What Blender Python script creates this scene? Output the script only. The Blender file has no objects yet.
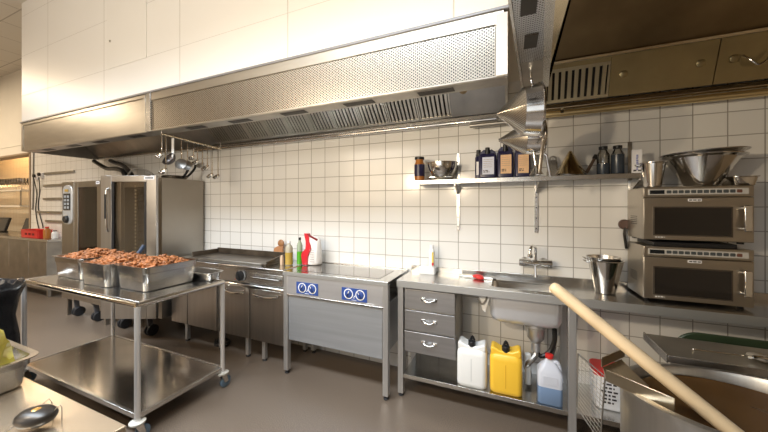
import bpy, bmesh, math, random
from mathutils import Vector, Matrix
random.seed(7)
PI = math.pi
col = bpy.context.scene.collection
D = 2.5885          # the tiled wall's face (Y); worktops are at 0.90, camera at 1.473

# ------------------------------------------------------------------ materials
MATS = {}
def new_mat(name):
    m = bpy.data.materials.new(name); m.use_nodes = True
    nt = m.node_tree
    return m, nt, nt.nodes['Principled BSDF']
def N(nt, t, **kw):
    n = nt.nodes.new(t)
    for k, v in kw.items(): setattr(n, k, v)
    return n
def mat(name, c, rough=.5, metal=0., bump=0., bscale=60., var=0., vscale=4., coat=0., trans=0., stretch=None, ior=1.45, alpha=1., spec=.5, sss=0.):
    if name in MATS: return MATS[name]
    m, nt, b = new_mat(name)
    b.inputs['Base Color'].default_value = (*c, 1)
    b.inputs['Roughness'].default_value = rough
    b.inputs['Metallic'].default_value = metal
    b.inputs['Coat Weight'].default_value = coat
    b.inputs['Transmission Weight'].default_value = trans
    b.inputs['IOR'].default_value = ior
    b.inputs['Alpha'].default_value = alpha
    b.inputs['Specular IOR Level'].default_value = spec
    b.inputs['Subsurface Weight'].default_value = sss
    tc = N(nt, 'ShaderNodeTexCoord'); mp = N(nt, 'ShaderNodeMapping')
    if stretch: mp.inputs['Scale'].default_value = stretch
    nt.links.new(tc.outputs['Object'], mp.inputs['Vector'])
    if var:
        n = N(nt, 'ShaderNodeTexNoise'); n.inputs['Scale'].default_value = vscale; n.inputs['Detail'].default_value = 5
        nt.links.new(mp.outputs[0], n.inputs['Vector'])
        r = N(nt, 'ShaderNodeValToRGB')
        r.color_ramp.elements[0].position = .3; r.color_ramp.elements[1].position = .7
        r.color_ramp.elements[0].color = (*[max(0, x*(1-var)) for x in c], 1)
        r.color_ramp.elements[1].color = (*[min(1, x*(1+var)) for x in c], 1)
        nt.links.new(n.outputs['Fac'], r.inputs['Fac']); nt.links.new(r.outputs[0], b.inputs['Base Color'])
    if bump:
        n2 = N(nt, 'ShaderNodeTexNoise'); n2.inputs['Scale'].default_value = bscale; n2.inputs['Detail'].default_value = 3
        nt.links.new(mp.outputs[0], n2.inputs['Vector'])
        bp = N(nt, 'ShaderNodeBump'); bp.inputs['Strength'].default_value = bump; bp.inputs['Distance'].default_value = .01
        nt.links.new(n2.outputs['Fac'], bp.inputs['Height']); nt.links.new(bp.outputs[0], b.inputs['Normal'])
    MATS[name] = m
    return m
def tile_mat(name, c1, c2, grout, tw, th, x0, z0, mortar=.02, rough=.16, axes='XZ'):
    m, nt, b = new_mat(name)
    g = N(nt, 'ShaderNodeNewGeometry'); sp = N(nt, 'ShaderNodeSeparateXYZ'); nt.links.new(g.outputs['Position'], sp.inputs[0])
    def lin(out, o, s):
        a = N(nt, 'ShaderNodeMath', operation='SUBTRACT'); a.inputs[1].default_value = o; nt.links.new(out, a.inputs[0])
        d = N(nt, 'ShaderNodeMath', operation='DIVIDE'); d.inputs[1].default_value = s; nt.links.new(a.outputs[0], d.inputs[0])
        return d.outputs[0]
    cb = N(nt, 'ShaderNodeCombineXYZ')
    nt.links.new(lin(sp.outputs[axes[0]], x0, tw), cb.inputs[0]); nt.links.new(lin(sp.outputs[axes[1]], z0, th), cb.inputs[1])
    br = N(nt, 'ShaderNodeTexBrick'); br.offset = 0; br.squash = 1
    br.inputs['Scale'].default_value = 1; br.inputs['Brick Width'].default_value = 1; br.inputs['Row Height'].default_value = 1
    br.inputs['Mortar Size'].default_value = mortar; br.inputs['Mortar Smooth'].default_value = .2
    br.inputs['Color1'].default_value = (*c1, 1); br.inputs['Color2'].default_value = (*c2, 1); br.inputs['Mortar'].default_value = (*grout, 1)
    nt.links.new(cb.outputs[0], br.inputs['Vector']); nt.links.new(br.outputs['Color'], b.inputs['Base Color'])
    rm = N(nt, 'ShaderNodeMapRange'); rm.inputs['To Min'].default_value = rough; rm.inputs['To Max'].default_value = .8
    nt.links.new(br.outputs['Fac'], rm.inputs['Value']); nt.links.new(rm.outputs[0], b.inputs['Roughness'])
    bp = N(nt, 'ShaderNodeBump'); bp.invert = True; bp.inputs['Strength'].default_value = .35; bp.inputs['Distance'].default_value = .003
    nt.links.new(br.outputs['Fac'], bp.inputs['Height']); nt.links.new(bp.outputs[0], b.inputs['Normal'])
    MATS[name] = m
    return m
def perf_mat(name, base, px, pz, rad, rough, axes='XZ', hole=(.05, .045, .04)):
    m, nt, b = new_mat(name)
    b.inputs['Metallic'].default_value = 1; b.inputs['Roughness'].default_value = rough
    g = N(nt, 'ShaderNodeNewGeometry'); sp = N(nt, 'ShaderNodeSeparateXYZ'); nt.links.new(g.outputs['Position'], sp.inputs[0])
    def lattice(off):
        outs = []
        for ax, p in zip(axes, (px, pz)):
            a = N(nt, 'ShaderNodeMath', operation='MULTIPLY_ADD'); a.inputs[1].default_value = 1/p; a.inputs[2].default_value = off + 100
            nt.links.new(sp.outputs[ax], a.inputs[0])
            fr = N(nt, 'ShaderNodeMath', operation='FRACT'); nt.links.new(a.outputs[0], fr.inputs[0])
            s = N(nt, 'ShaderNodeMath', operation='SUBTRACT'); s.inputs[1].default_value = .5; nt.links.new(fr.outputs[0], s.inputs[0])
            w = N(nt, 'ShaderNodeMath', operation='MULTIPLY'); w.inputs[1].default_value = p; nt.links.new(s.outputs[0], w.inputs[0])
            outs.append(w.outputs[0])
        c = N(nt, 'ShaderNodeCombineXYZ'); nt.links.new(outs[0], c.inputs[0]); nt.links.new(outs[1], c.inputs[1])
        l = N(nt, 'ShaderNodeVectorMath', operation='LENGTH'); nt.links.new(c.outputs[0], l.inputs[0])
        return l.outputs['Value']
    mn = N(nt, 'ShaderNodeMath', operation='MINIMUM'); nt.links.new(lattice(0), mn.inputs[0]); nt.links.new(lattice(.5), mn.inputs[1])
    lt = N(nt, 'ShaderNodeMath', operation='LESS_THAN'); lt.inputs[1].default_value = rad; nt.links.new(mn.outputs[0], lt.inputs[0])
    mx = N(nt, 'ShaderNodeMix', data_type='RGBA'); mx.inputs['A'].default_value = (*base, 1); mx.inputs['B'].default_value = (*hole, 1)
    nt.links.new(lt.outputs[0], mx.inputs['Factor']); nt.links.new(mx.outputs['Result'], b.inputs['Base Color'])
    MATS[name] = m
    return m
def glass_mat(name, tint=(.5, .45, .4), mixf=.35, rough=.03):
    m = bpy.data.materials.new(name); m.use_nodes = True; nt = m.node_tree
    nt.nodes.clear()
    o = N(nt, 'ShaderNodeOutputMaterial'); t = N(nt, 'ShaderNodeBsdfTransparent'); t.inputs[0].default_value = (*tint, 1)
    gl = N(nt, 'ShaderNodeBsdfGlossy'); gl.inputs['Roughness'].default_value = rough
    fr = N(nt, 'ShaderNodeFresnel'); fr.inputs['IOR'].default_value = 1.5
    ad = N(nt, 'ShaderNodeMath', operation='ADD'); ad.inputs[1].default_value = mixf; ad.use_clamp = True
    nt.links.new(fr.outputs[0], ad.inputs[0])
    mx = N(nt, 'ShaderNodeMixShader'); nt.links.new(ad.outputs[0], mx.inputs[0]); nt.links.new(t.outputs[0], mx.inputs[1]); nt.links.new(gl.outputs[0], mx.inputs[2])
    nt.links.new(mx.outputs[0], o.inputs[0])
    MATS[name] = m
    return m

steel = mat('brushed_steel', (.60, .585, .56), .27, 1, bump=.06, bscale=90, stretch=(.3, 3, 8), var=.07, vscale=5)
steel_v = mat('brushed_steel_vertical', (.64, .64, .64), .38, .85, bump=.05, bscale=90, stretch=(8, 8, .3), var=.08, vscale=3)
mw_steel = mat('microwave_steel', (.50, .455, .39), .33, 1, bump=.04, bscale=60, var=.05, vscale=3)
range_steel = mat('range_door_steel', (.47, .43, .39), .33, 1, bump=.05, bscale=90, stretch=(8, 8, .3), var=.08, vscale=3)
oven_front = mat('oven_front_steel', (.45, .43, .40), .30, 1, bump=.04, bscale=90, stretch=(8, 8, .3), var=.05, vscale=3)
steel_top = mat('worktop_steel', (.56, .55, .53), .22, 1, bump=.05, bscale=14, var=.10, vscale=9)
steel_dull = mat('dull_steel', (.42, .40, .37), .38, 1, bump=.05, bscale=60, var=.15, vscale=6)
steel_hood = mat('hood_steel', (.68, .64, .57), .30, 1, bump=.05, bscale=40, stretch=(1, 3, 6), var=.06, vscale=3)
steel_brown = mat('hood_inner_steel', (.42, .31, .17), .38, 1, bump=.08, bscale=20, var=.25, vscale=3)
steel_kettle = mat('kettle_steel', (.46, .45, .43), .38, 1, bump=.04, bscale=60, stretch=(8, 8, .3), var=.1, vscale=4)
chrome = mat('chrome', (.78, .77, .75), .08, 1)
pol = mat('polished_steel', (.70, .68, .65), .13, 1, var=.06, vscale=8)
slat_m = mat('filter_steel', (.64, .60, .52), .33, 1, var=.1, vscale=8)
slat_dark = mat('filter_gap_dark', (.035, .03, .025), .6)
black = mat('black_plastic', (.015, .015, .016), .35)
rubber = mat('black_rubber', (.02, .02, .022), .6)
dark_slot = mat('dark_slot', (.03, .025, .02), .5)
white_paint = mat('white_painted_panel', (.87, .855, .82), .45, bump=.02, bscale=30, var=.015, vscale=2)
cream = mat('cream_plaster', (.80, .76, .68), .6, bump=.03, bscale=30, var=.03, vscale=2)
tile = tile_mat('white_wall_tiles', (.80, .79, .76), (.77, .76, .735), (.34, .32, .29), .16715, .15, -3.5807, 1.4675)
tile_in = tile_mat('pantry_wall_tiles', (.78, .72, .60), (.75, .69, .57), (.40, .34, .26), .16715, .15, 0, 0)
ceil_m = tile_mat('ceiling_tiles', (.74, .70, .62), (.72, .68, .60), (.45, .41, .35), .6, .6, 0, 0, mortar=.012, rough=.8, axes='XY')
blue = mat('blue_label', (.035, .075, .27), .35)
whitep = mat('white_plastic', (.85, .85, .84), .35)
white_mark = mat('white_marking', (.86, .86, .86), .4)
navy = mat('navy_plastic', (.016, .014, .055), .30)
peach = mat('peach_label', (.72, .47, .27), .5, var=.05, vscale=30)
ltblue = mat('pale_blue_label', (.62, .66, .80), .5)
ink = mat('dark_print', (.05, .045, .05), .5)
yellow = mat('yellow_canister', (.86, .52, .045), .32, sss=.0)
milk = mat('milky_jug', (.74, .77, .86), .30, trans=.25)
bluefluid = mat('blue_liquid', (.10, .17, .42), .25)
red = mat('red_plastic', (.62, .03, .025), .35)
red_print = mat('red_print', (.55, .02, .03), .3)
cardm = mat('white_card', (.82, .82, .84), .5)
wood = mat('pale_wood', (.70, .54, .34), .45, bump=.1, bscale=14, stretch=(1, 1, .15), var=.14, vscale=7)
woodd = mat('handle_wood', (.36, .17, .07), .45, var=.2, vscale=20)
amber = mat('amber_sauce', (.40, .15, .03), .3)
oil = mat('pale_oil', (.50, .36, .07), .15, trans=.3)
green = mat('green_liquid', (.10, .42, .03), .18, trans=.15)
clear = glass_mat('clear_glass', (.86, .86, .84), .12)
glassware = glass_mat('stemware_glass', (.985, .98, .97), .10)
oven_glass = glass_mat('oven_glass', (.80, .77, .72), .04)
mw_glass = mat('microwave_window', (.018, .015, .013), .12, coat=.3)
cavity = mat('oven_cavity', (.30, .25, .19), .5, .6, var=.2, vscale=5)
display = mat('dark_display', (.012, .015, .018), .12)
brass = mat('warm_polished_steel', (.62, .53, .38), .18, 1, var=.08, vscale=10)
griddle_m = mat('seasoned_griddle', (.13, .105, .08), .35, .7, bump=.1, bscale=25, var=.4, vscale=7)
meat_m = mat('cooked_meat', (.27, .095, .028), .55, bump=.5, bscale=60, var=.55, vscale=26)
soup_m = mat('brown_soup', (.085, .042, .014), .18, var=.15, vscale=3)
fluid_dark = mat('dark_blue_liquid', (.035, .045, .06), .25)
bag_y = mat('yellow_bag', (.55, .46, .06), .22, trans=.12, bump=.6, bscale=14, var=.35, vscale=10)
bag_b = mat('black_bag', (.012, .012, .014), .22, bump=.9, bscale=10)
greend = mat('dark_green_plastic', (.028, .045, .022), .45)
dish_m = mat('black_enamel', (.012, .009, .007), .38)
hose_m = mat('black_hose', (.015, .015, .015), .4)
grey_cable = mat('grey_cable', (.25, .24, .22), .5)
perf_front = perf_mat('perforated_front', (.74, .69, .61), .024, .018, .0042, .27)
perf_lip = perf_mat('perforated_lip', (.52, .52, .53), .016, .014, .0028, .34, axes='XY')
mesh_cone = perf_mat('perforated_cone', (.52, .48, .42), .009, .008, .0018, .3)
# floor: brown speckled epoxy
def floor_material():
    m, nt, b = new_mat('speckled_floor')
    g = N(nt, 'ShaderNodeNewGeometry')
    n = N(nt, 'ShaderNodeTexNoise'); n.inputs['Scale'].default_value = 160; n.inputs['Detail'].default_value = 2
    n2 = N(nt, 'ShaderNodeTexNoise'); n2.inputs['Scale'].default_value = 1.1; n2.inputs['Detail'].default_value = 6
    nt.links.new(g.outputs['Position'], n.inputs['Vector']); nt.links.new(g.outputs['Position'], n2.inputs['Vector'])
    r = N(nt, 'ShaderNodeValToRGB'); e = r.color_ramp.elements
    e[0].position = .36; e[0].color = (.068, .052, .040, 1); e[1].position = .66; e[1].color = (.225, .172, .128, 1)
    k = e.new(.5); k.color = (.135, .102, .076, 1)
    nt.links.new(n.outputs['Fac'], r.inputs['Fac'])
    mr = N(nt, 'ShaderNodeMapRange'); mr.inputs['To Min'].default_value = .8; mr.inputs['To Max'].default_value = 1.2
    nt.links.new(n2.outputs['Fac'], mr.inputs['Value'])
    mx = N(nt, 'ShaderNodeMix', data_type='RGBA', blend_type='MULTIPLY'); mx.inputs['Factor'].default_value = 1
    nt.links.new(r.outputs[0], mx.inputs['A']); nt.links.new(mr.outputs[0], mx.inputs['B'])
    nt.links.new(mx.outputs['Result'], b.inputs['Base Color'])
    b.inputs['Roughness'].default_value = .36
    bp = N(nt, 'ShaderNodeBump'); bp.inputs['Strength'].default_value = .12; bp.inputs['Distance'].default_value = .004
    nt.links.new(n.outputs['Fac'], bp.inputs['Height']); nt.links.new(bp.outputs[0], b.inputs['Normal'])
    return m
floor_m = floor_material()

# ------------------------------------------------------------------ mesh builder
class MB:
    def __init__(s): s.bm = bmesh.new()
    def box(s, x0, x1, y0, y1, z0, z1, M=None):
        v = [s.bm.verts.new(p) for p in ((x0,y0,z0),(x1,y0,z0),(x1,y1,z0),(x0,y1,z0),(x0,y0,z1),(x1,y0,z1),(x1,y1,z1),(x0,y1,z1))]
        for f in ((3,2,1,0),(4,5,6,7),(0,1,5,4),(1,2,6,5),(2,3,7,6),(3,0,4,7)): s.bm.faces.new([v[i] for i in f])
        if M:
            for q in v: q.co = M @ q.co
        return s
    def rings(s, rings, cap0=True, cap1=True, closed=True):
        R = [[s.bm.verts.new(p) for p in r] for r in rings]
        n = len(R[0])
        for a, b in zip(R, R[1:]):
            for i in range(n if closed else n-1):
                j = (i+1) % n
                try: s.bm.faces.new((a[i], a[j], b[j], b[i]))
                except ValueError: pass
        if cap0 and closed: s.bm.faces.new(list(reversed(R[0])))
        if cap1 and closed: s.bm.faces.new(R[-1])
        return s
    def lathe(s, prof, c=(0,0,0), seg=32, M=None, cap0=True, cap1=True):
        rr = []
        for r, z in prof:
            ring = []
            for i in range(seg):
                a = 2*PI*i/seg
                p = Vector((max(r, 1e-4)*math.cos(a), max(r, 1e-4)*math.sin(a), z))
                if M: p = M @ p
                ring.append(p + Vector(c))
            rr.append(ring)
        return s.rings(rr, cap0, cap1)
    def cyl(s, p0, p1, r0, r1=None, seg=16):
        r1 = r0 if r1 is None else r1
        p0, p1 = Vector(p0), Vector(p1); d = (p1-p0)
        q = d.normalized().to_track_quat('Z', 'Y').to_matrix()
        rr = []
        for p, r in ((p0, r0), (p1, r1)):
            rr.append([p + q @ Vector((r*math.cos(2*PI*i/seg), r*math.sin(2*PI*i/seg), 0)) for i in range(seg)])
        return s.rings(rr)
    def tube(s, pts, r, seg=8, smooth=3):
        P = [Vector(p) for p in pts]
        if smooth and len(P) > 2:
            Q = []
            for i in range(len(P)-1):
                a, b, c, d = P[max(i-1, 0)], P[i], P[i+1], P[min(i+2, len(P)-1)]
                for k in range(smooth):
                    t = k/smooth
                    Q.append(.5*((2*b) + (c-a)*t + (2*a-5*b+4*c-d)*t*t + (3*b-a-3*c+d)*t**3))
            Q.append(P[-1]); P = Q
        rr = []; up = Vector((.13, .27, .95))
        for i, p in enumerate(P):
            d = (P[min(i+1, len(P)-1)] - P[max(i-1, 0)]).normalized()
            u = up - d*up.dot(d)
            if u.length < .05: u = Vector((1, 0, 0)) - d*d.x
            u.normalize(); w = d.cross(u); up = u
            rad = r[i] if isinstance(r, (list, tuple)) and len(r) == len(P) else (r if not isinstance(r, (list, tuple)) else r[0])
            rr.append([p + rad*(math.cos(2*PI*k/seg)*u + math.sin(2*PI*k/seg)*w) for k in range(seg)])
        return s.rings(rr)
    def prism(s, poly, axis, a, b):
        def P(u, v, t): return {'x': (t, u, v), 'y': (u, t, v), 'z': (u, v, t)}[axis]
        return s.rings([[P(u, v, a) for u, v in poly], [P(u, v, b) for u, v in poly]])
    def rbox(s, x0, x1, y0, y1, zs, seg=4, cap0=True, cap1=True, M=None):
        """stack of rounded rectangles; zs = [(z, inset, radius)]"""
        rr = []
        for z, ins, r in zs:
            X0, X1, Y0, Y1 = x0+ins, x1-ins, y0+ins, y1-ins
            r = min(r, (X1-X0)/2-1e-4, (Y1-Y0)/2-1e-4)
            ring = []
            for cx, cy, a0 in ((X1-r, Y1-r, 0), (X0+r, Y1-r, PI/2), (X0+r, Y0+r, PI), (X1-r, Y0+r, 1.5*PI)):
                for k in range(seg+1):
                    a = a0 + PI/2*k/seg
                    p = Vector((cx+r*math.cos(a), cy+r*math.sin(a), z)); ring.append(M @ p if M else p)
            rr.append(ring)
        return s.rings(rr, cap0, cap1)
    def ball(s, c, r, sc=(1, 1, 1), u=14, v=9, M=None):
        prof = []
        rr = []
        for i in range(v+1):
            t = -PI/2 + PI*i/v
            ring = []
            for k in range(u):
                a = 2*PI*k/u
                p = Vector((max(math.cos(t), .002)*math.cos(a)*r*sc[0], max(math.cos(t), .002)*math.sin(a)*r*sc[1], math.sin(t)*r*sc[2]))
                if M: p = M @ p
                ring.append(p + Vector(c))
            rr.append(ring)
        return s.rings(rr)
    def build(s, name, m, parent=None, bevel=0, ang=35, world=True, subsurf=0):
        bm = s.bm
        bmesh.ops.recalc_face_normals(bm, faces=bm.faces)
        me = bpy.data.meshes.new(name)
        o = bpy.data.objects.new(name, me); col.objects.link(o)
        off = Vector((0, 0, 0))
        if parent is not None:
            o.parent = parent
            if world: off = wloc(parent)
        if off.length:
            for v in bm.verts: v.co -= off
        bm.to_mesh(me); bm.free()
        for p in me.polygons: p.use_smooth = True
        me.set_sharp_from_angle(angle=math.radians(ang))
        me.materials.append(m)
        if bevel:
            b = o.modifiers.new('bevel', 'BEVEL'); b.width = bevel; b.segments = 2; b.limit_method = 'ANGLE'; b.angle_limit = math.radians(40)
        if subsurf:
            b = o.modifiers.new('sub', 'SUBSURF'); b.levels = subsurf; b.render_levels = subsurf
        return o
def wloc(o):
    p = Vector((0, 0, 0))
    while o is not None: p += o.location; o = o.parent
    return p
def tag(o, label, cat, group=None, kind=None):
    o['label'] = label; o['category'] = cat
    if group: o['group'] = group
    if kind: o['kind'] = kind
    return o
def thing(name, loc, label, cat, group=None, rz=0):
    o = bpy.data.objects.new(name, None); o.empty_display_size = .1; col.objects.link(o)
    o.location = loc; o.rotation_euler = (0, 0, rz)
    return tag(o, label, cat, group)
def struct(name, mb, m, bevel=0, parent=None):
    o = mb.build(name, m, parent, bevel)
    if parent is None: o['kind'] = 'structure'
    return o
KIDS = {}
def children(o): return [c for c in bpy.data.objects if c.parent == o]
def dup(o, parent=None):
    kids = children(o)
    c = o.copy(); col.objects.link(c)
    if parent is not None: c.parent = parent
    for k in kids: dup(k, c)
    return c
def part(name, m, parent, *boxes, bevel=.0015, **kw):
    mb = MB()
    for b in boxes: mb.box(*b)
    return mb.build(name, m, parent, bevel, **kw)
def strokes(parent, name, m, rows, y, h=.006, seed=1, proud=.0012, axis='y', M=None):
    """printed lines: rows = [(x0, x1, z)], broken into word-like dashes"""
    rnd = random.Random(seed); mb = MB()
    for x0, x1, z in rows:
        x = x0
        while x < x1-.002:
            w = rnd.uniform(.6, 2.2)*h*1.6
            xe = min(x+w, x1)
            mb.box(x, xe, y-proud, y+.0005, z-h/2, z+h/2, M)
            x = xe + h*.8
    return mb.build(name, m, parent)
# ------------------------------------------------------------------ setting
struct('floor', MB().box(-14, 2.7, -3.4, 5.2, -.1, 0), floor_m)
struct('ceiling', MB().box(-14, 2.7, -3.4, 5.2, 4.08, 4.2), ceil_m)
wb = MB(); wb.box(-8.2, 2.7, D, D+.14, 0, 2.46); wb.box(-14, -8.2, D, D+.14, 0, .84)
struct('wall_back', wb, tile)
struct('wall_back_upper', MB().box(-14, -5.76, D, D+.14, 2.46, 4.08).box(-5.76, 2.7, D, D+.14, 2.46, 4.08), cream)
struct('wall_right', MB().box(2.6, 2.72, -3.4, D, 0, 4.08), mat('ochre_plaster', (.34, .26, .17), .6))
struct('wall_front', MB().box(-14, 2.7, -3.5, -3.4, 0, 4.08), mat('beige_plaster', (.55, .46, .34), .6))
struct('wall_left', MB().box(-14.1, -14, -3.4, 5.2, 0, 4.08), cream)
struct('wall_pantry', MB().box(-14, -6.5, 3.3, 3.44, 0, 4.08), tile_in)
struct('trim_opening', MB().box(-8.24, -8.185, D-.012, D+.15, .84, 2.47).box(-14, -8.2, D-.012, D+.15, 2.44, 2.475), mat('brown_trim', (.33, .25, .17), .5), .002)
struct('trim_seam', MB().box(-14, -5.8, D-.008, D, 2.63, 2.642), cream)
# bulkhead above the left hood, white panels with thin seams
bh = MB()
bh.box(-5.79, -.01, 1.75, D-.001, 2.55, 4.079)
struct('wall_bulkhead', bh, tile_mat('white_bulkhead_panels', (.88, .865, .835), (.875, .86, .83), (.62, .60, .56), 1.2, .51, -5.1, 2.885, mortar=.004, rough=.4))
struct('trim_hatch', MB().box(-3.835, -3.175, 1.744, 1.7499, 2.88, 3.72), white_paint, .002)
hk = MB(); hk.cyl((-3.77, 1.738, 3.16), (-3.77, 1.745, 3.16), .012)
struct('trim_hatch_latch', hk, steel)
struct('trim_bulkhead', MB().box(-5.8, -.005, 1.735, 1.755, 2.535, 2.552), mat('grey_trim', (.30, .30, .31), .4, .6), .002)

# ------------------------------------------------------------------ left extractor hood
hood = thing('extractor_hood', (-2.9, 2.1, 2.18), 'long stainless extractor hood with perforated front over the cooking line', 'extractor hood')
def hp(name, m, *boxes, **kw): return part(name, m, hood, *boxes, **kw)
HB, HT = 2.175, 2.535
hp('front_panel', steel_hood, (-5.78, -3.17, 1.752, 1.765, HB, HT))
hp('panel_frame', steel_hood, (-5.78, -3.19, 1.744, 1.753, HT-.035, HT), (-5.78, -3.19, 1.744, 1.753, HB, HB+.03), (-5.78, -5.74, 1.744, 1.753, HB+.03, HT-.035), (-3.22, -3.19, 1.744, 1.753, HB+.03, HT-.035))
hp('joint_strip', steel, (-3.165, -3.105, 1.738, 1.752, HB, HT))
hp('perforated_panel', perf_front, (-3.10, -.075, 1.748, 1.76, HB+.012, HT-.075))
hp('perforated_panel_frame', steel_hood, (-3.10, -.03, 1.742, 1.765, HT-.073, HT), (-3.10, -.03, 1.745, 1.765, HB, HB+.011))
hp('end_trim', whitep, (-.072, -.012, 1.735, 1.765, HB+.005, HT-.02))
lip = MB(); lip.box(-5.78, -.012, 1.766, 1.88, HB, HB+.012); lip.box(-5.78, -.012, 1.868, 1.88, HB+.013, HB+.05)
lip.build('lip', steel_dull, hood, .001)
for x in (-5.28, -4.68, -4.12, -3.46, -2.58, -2.05, -1.50, -.95, -.42):
    MB().box(x-.11, x+.11, 1.79, 1.85, HB-.003, HB-.0003).build('air_slot', dark_slot, hood)
hp('top_sheet', steel_dull, (-5.78, -.012, 1.766, D-.02, HT-.012, HT-.001))
# end sheets
for x0, x1 in ((-5.78, -5.765), (-.03, -.014)):
    MB().prism([(1.882, HB), (D-.01, HB), (D-.01, HT-.014), (1.882, HT-.014)], 'x', x0, x1).build('end_sheet', steel_dull, hood)
# inclined back: plain sheets at both ends, baffle filters between
PLANE = [2.50, 2.205, -.7071, .7071]     # foot (Y, Z) and direction of the inclined filter plane
def inc(t, off=0.):
    return (PLANE[0]+PLANE[2]*t+off*PLANE[3], PLANE[1]+PLANE[3]*t-off*PLANE[2])
def inc_sheet(x0, x1, t0, t1, th, name, m, parent):
    a, b = inc(t0), inc(t1); c, d = inc(t1, th), inc(t0, th)
    return MB().prism([a, b, c, d], 'x', x0, x1).build(name, m, parent)
inc_sheet(-5.76, -3.17, 0, .44, .02, 'back_sheet', steel_dull, hood)
inc_sheet(-.44, -.032, 0, .44, .02, 'back_sheet', steel_dull, hood)
def filt(x0, x1, parent, n=7, t1=.36, m=None):
    mb = MB()
    a = .03; T1 = t1
    M = Matrix.Identity(4)
    for (u0, u1, p0, p1) in ((x0, x1, 0, .02), (x0, x1, T1-.02, T1), (x0, x0+.012, .02, T1-.02), (x1-.012, x1, .02, T1-.02)):
        mb.prism([inc(p0), inc(p1), inc(p1, .03), inc(p0, .03)], 'x', u0, u1)
    w = (x1-x0-.024)/n
    for i in range(n):
        xa = x0+.012+w*i
        mb.prism([inc(.02, .004), inc(T1-.02, .004), inc(T1-.02, .012), inc(.02, .012)], 'x', xa+w*.22, xa+w*.80)
    f = mb.build('filter', m or slat_m, parent)
    MB().prism([inc(.02, .024), inc(T1-.02, .024), inc(T1-.02, .028), inc(.02, .028)], 'x', x0+.013, x1-.013).build('filter_gap', slat_dark, f)
    return f
nx = 10; wx = (3.17-.44)/nx
for i in range(nx): filt(-3.17+wx*i+.002, -3.17+wx*(i+1)-.002, hood)
inc_sheet(-3.168, -.442, .362, .44, .02, 'filter_header', steel_dull, hood)
MB().box(-5.76, -.032, 2.50, D-.002, 2.175, 2.2).build('gutter', steel, hood, .004)
MB().cyl((-3.62, 2.535, 2.165), (-.10, 2.535, 2.165), .022).build('rail', pol, hood)
MB().cyl((-.30, 2.50, 2.12), (-.03, 2.50, 2.12), .018).build('rail_stub', steel_dull, hood)
for x in (-.18, -.10):  # round knobs on the plain sheet
    pass
kb = MB()
y, z = inc(.22, -.004); kb.lathe([(.03, 0), (.03, .006), (.018, .01)], (0, 0, 0), 20, Matrix.Translation((-.33, y, z)) @ Matrix.Rotation(math.radians(135), 4, 'X'))
kb.build('sheet_knob', steel_brown, hood)
# utensil hook at the hood's right end, carries the conical strainers
MB().tube([(.10, 1.74, 2.17), (.10, 1.735, 2.13), (.11, 1.74, 2.105), (.135, 1.77, 2.11), (.14, 1.79, 2.13)], .006).build('hook', chrome, hood)

MB().tube([(.16, 2.04, 2.19), (.165, 2.04, 2.10), (.17, 2.04, 2.01), (.185, 2.04, 1.985), (.20, 2.04, 2.0)], .005).build('hook', chrome, hood)

# ------------------------------------------------------------------ right extractor hood (over the kettles)
rh = thing('extractor_hood', (1.2, 1.6, 2.18), 'deep brownish extractor hood hanging over the kettle at right', 'extractor hood')
def rp(name, m, *boxes, **kw): return part(name, m, rh, *boxes, **kw)
def xo(y): return .05*(y-1.11)/.62
def strip(name, m, xa, xb, ya, yb, z0, z1, k0=1., k1=1.):
    q = [(xa+k0*xo(ya), ya), (xb+k1*xo(ya), ya), (xb+k1*xo(yb), yb), (xa+k0*xo(yb), yb)]
    return MB().rings([[(x, y, z0) for x, y in q], [(x, y, z1) for x, y in q]]).build(name, m, rh)
strip('side_lip', perf_lip, .005, .105, .55, 1.62, 2.176, 2.19)
strip('lip_end', steel_dull, .005, .105, 1.622, 1.98, 2.176, 2.19)
strip('lip_edge', steel, .1055, .137, .55, 1.98, 2.170, 2.19)
strip('side_sheet_outer', steel, -.006, .004, .55, 1.98, 2.168, 2.30)
strip('inner_gutter', brass, .1375, .185, .55, 1.98, 2.178, 2.19, 1, 0)
for y in (1.42, 1.16, .80): MB().box(.030+xo(y), .082+xo(y), y-.055, y+.055, 2.171, 2.1755).build('air_slot', dark_slot, rh)
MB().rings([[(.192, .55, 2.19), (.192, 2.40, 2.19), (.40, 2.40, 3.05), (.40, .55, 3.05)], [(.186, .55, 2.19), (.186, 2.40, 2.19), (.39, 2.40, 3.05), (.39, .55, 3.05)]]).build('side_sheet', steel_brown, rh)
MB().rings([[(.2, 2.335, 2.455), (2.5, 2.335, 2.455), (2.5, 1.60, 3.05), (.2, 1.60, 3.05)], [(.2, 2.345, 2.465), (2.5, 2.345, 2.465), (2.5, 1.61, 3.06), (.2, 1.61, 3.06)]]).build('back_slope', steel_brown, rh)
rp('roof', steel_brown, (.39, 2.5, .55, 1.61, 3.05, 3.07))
rp('front_face', steel_hood, (0, 2.5, .53, .55, 2.176, 3.07))
rp('right_face', steel_hood, (2.5, 2.515, .55, 2.5, 2.176, 3.07))
PLANE[:] = [2.42, 2.20, -.33, .944]
olive = mat('olive_steel', (.40, .33, .185), .34, 1, bump=.06, bscale=20, var=.15, vscale=4)
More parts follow.
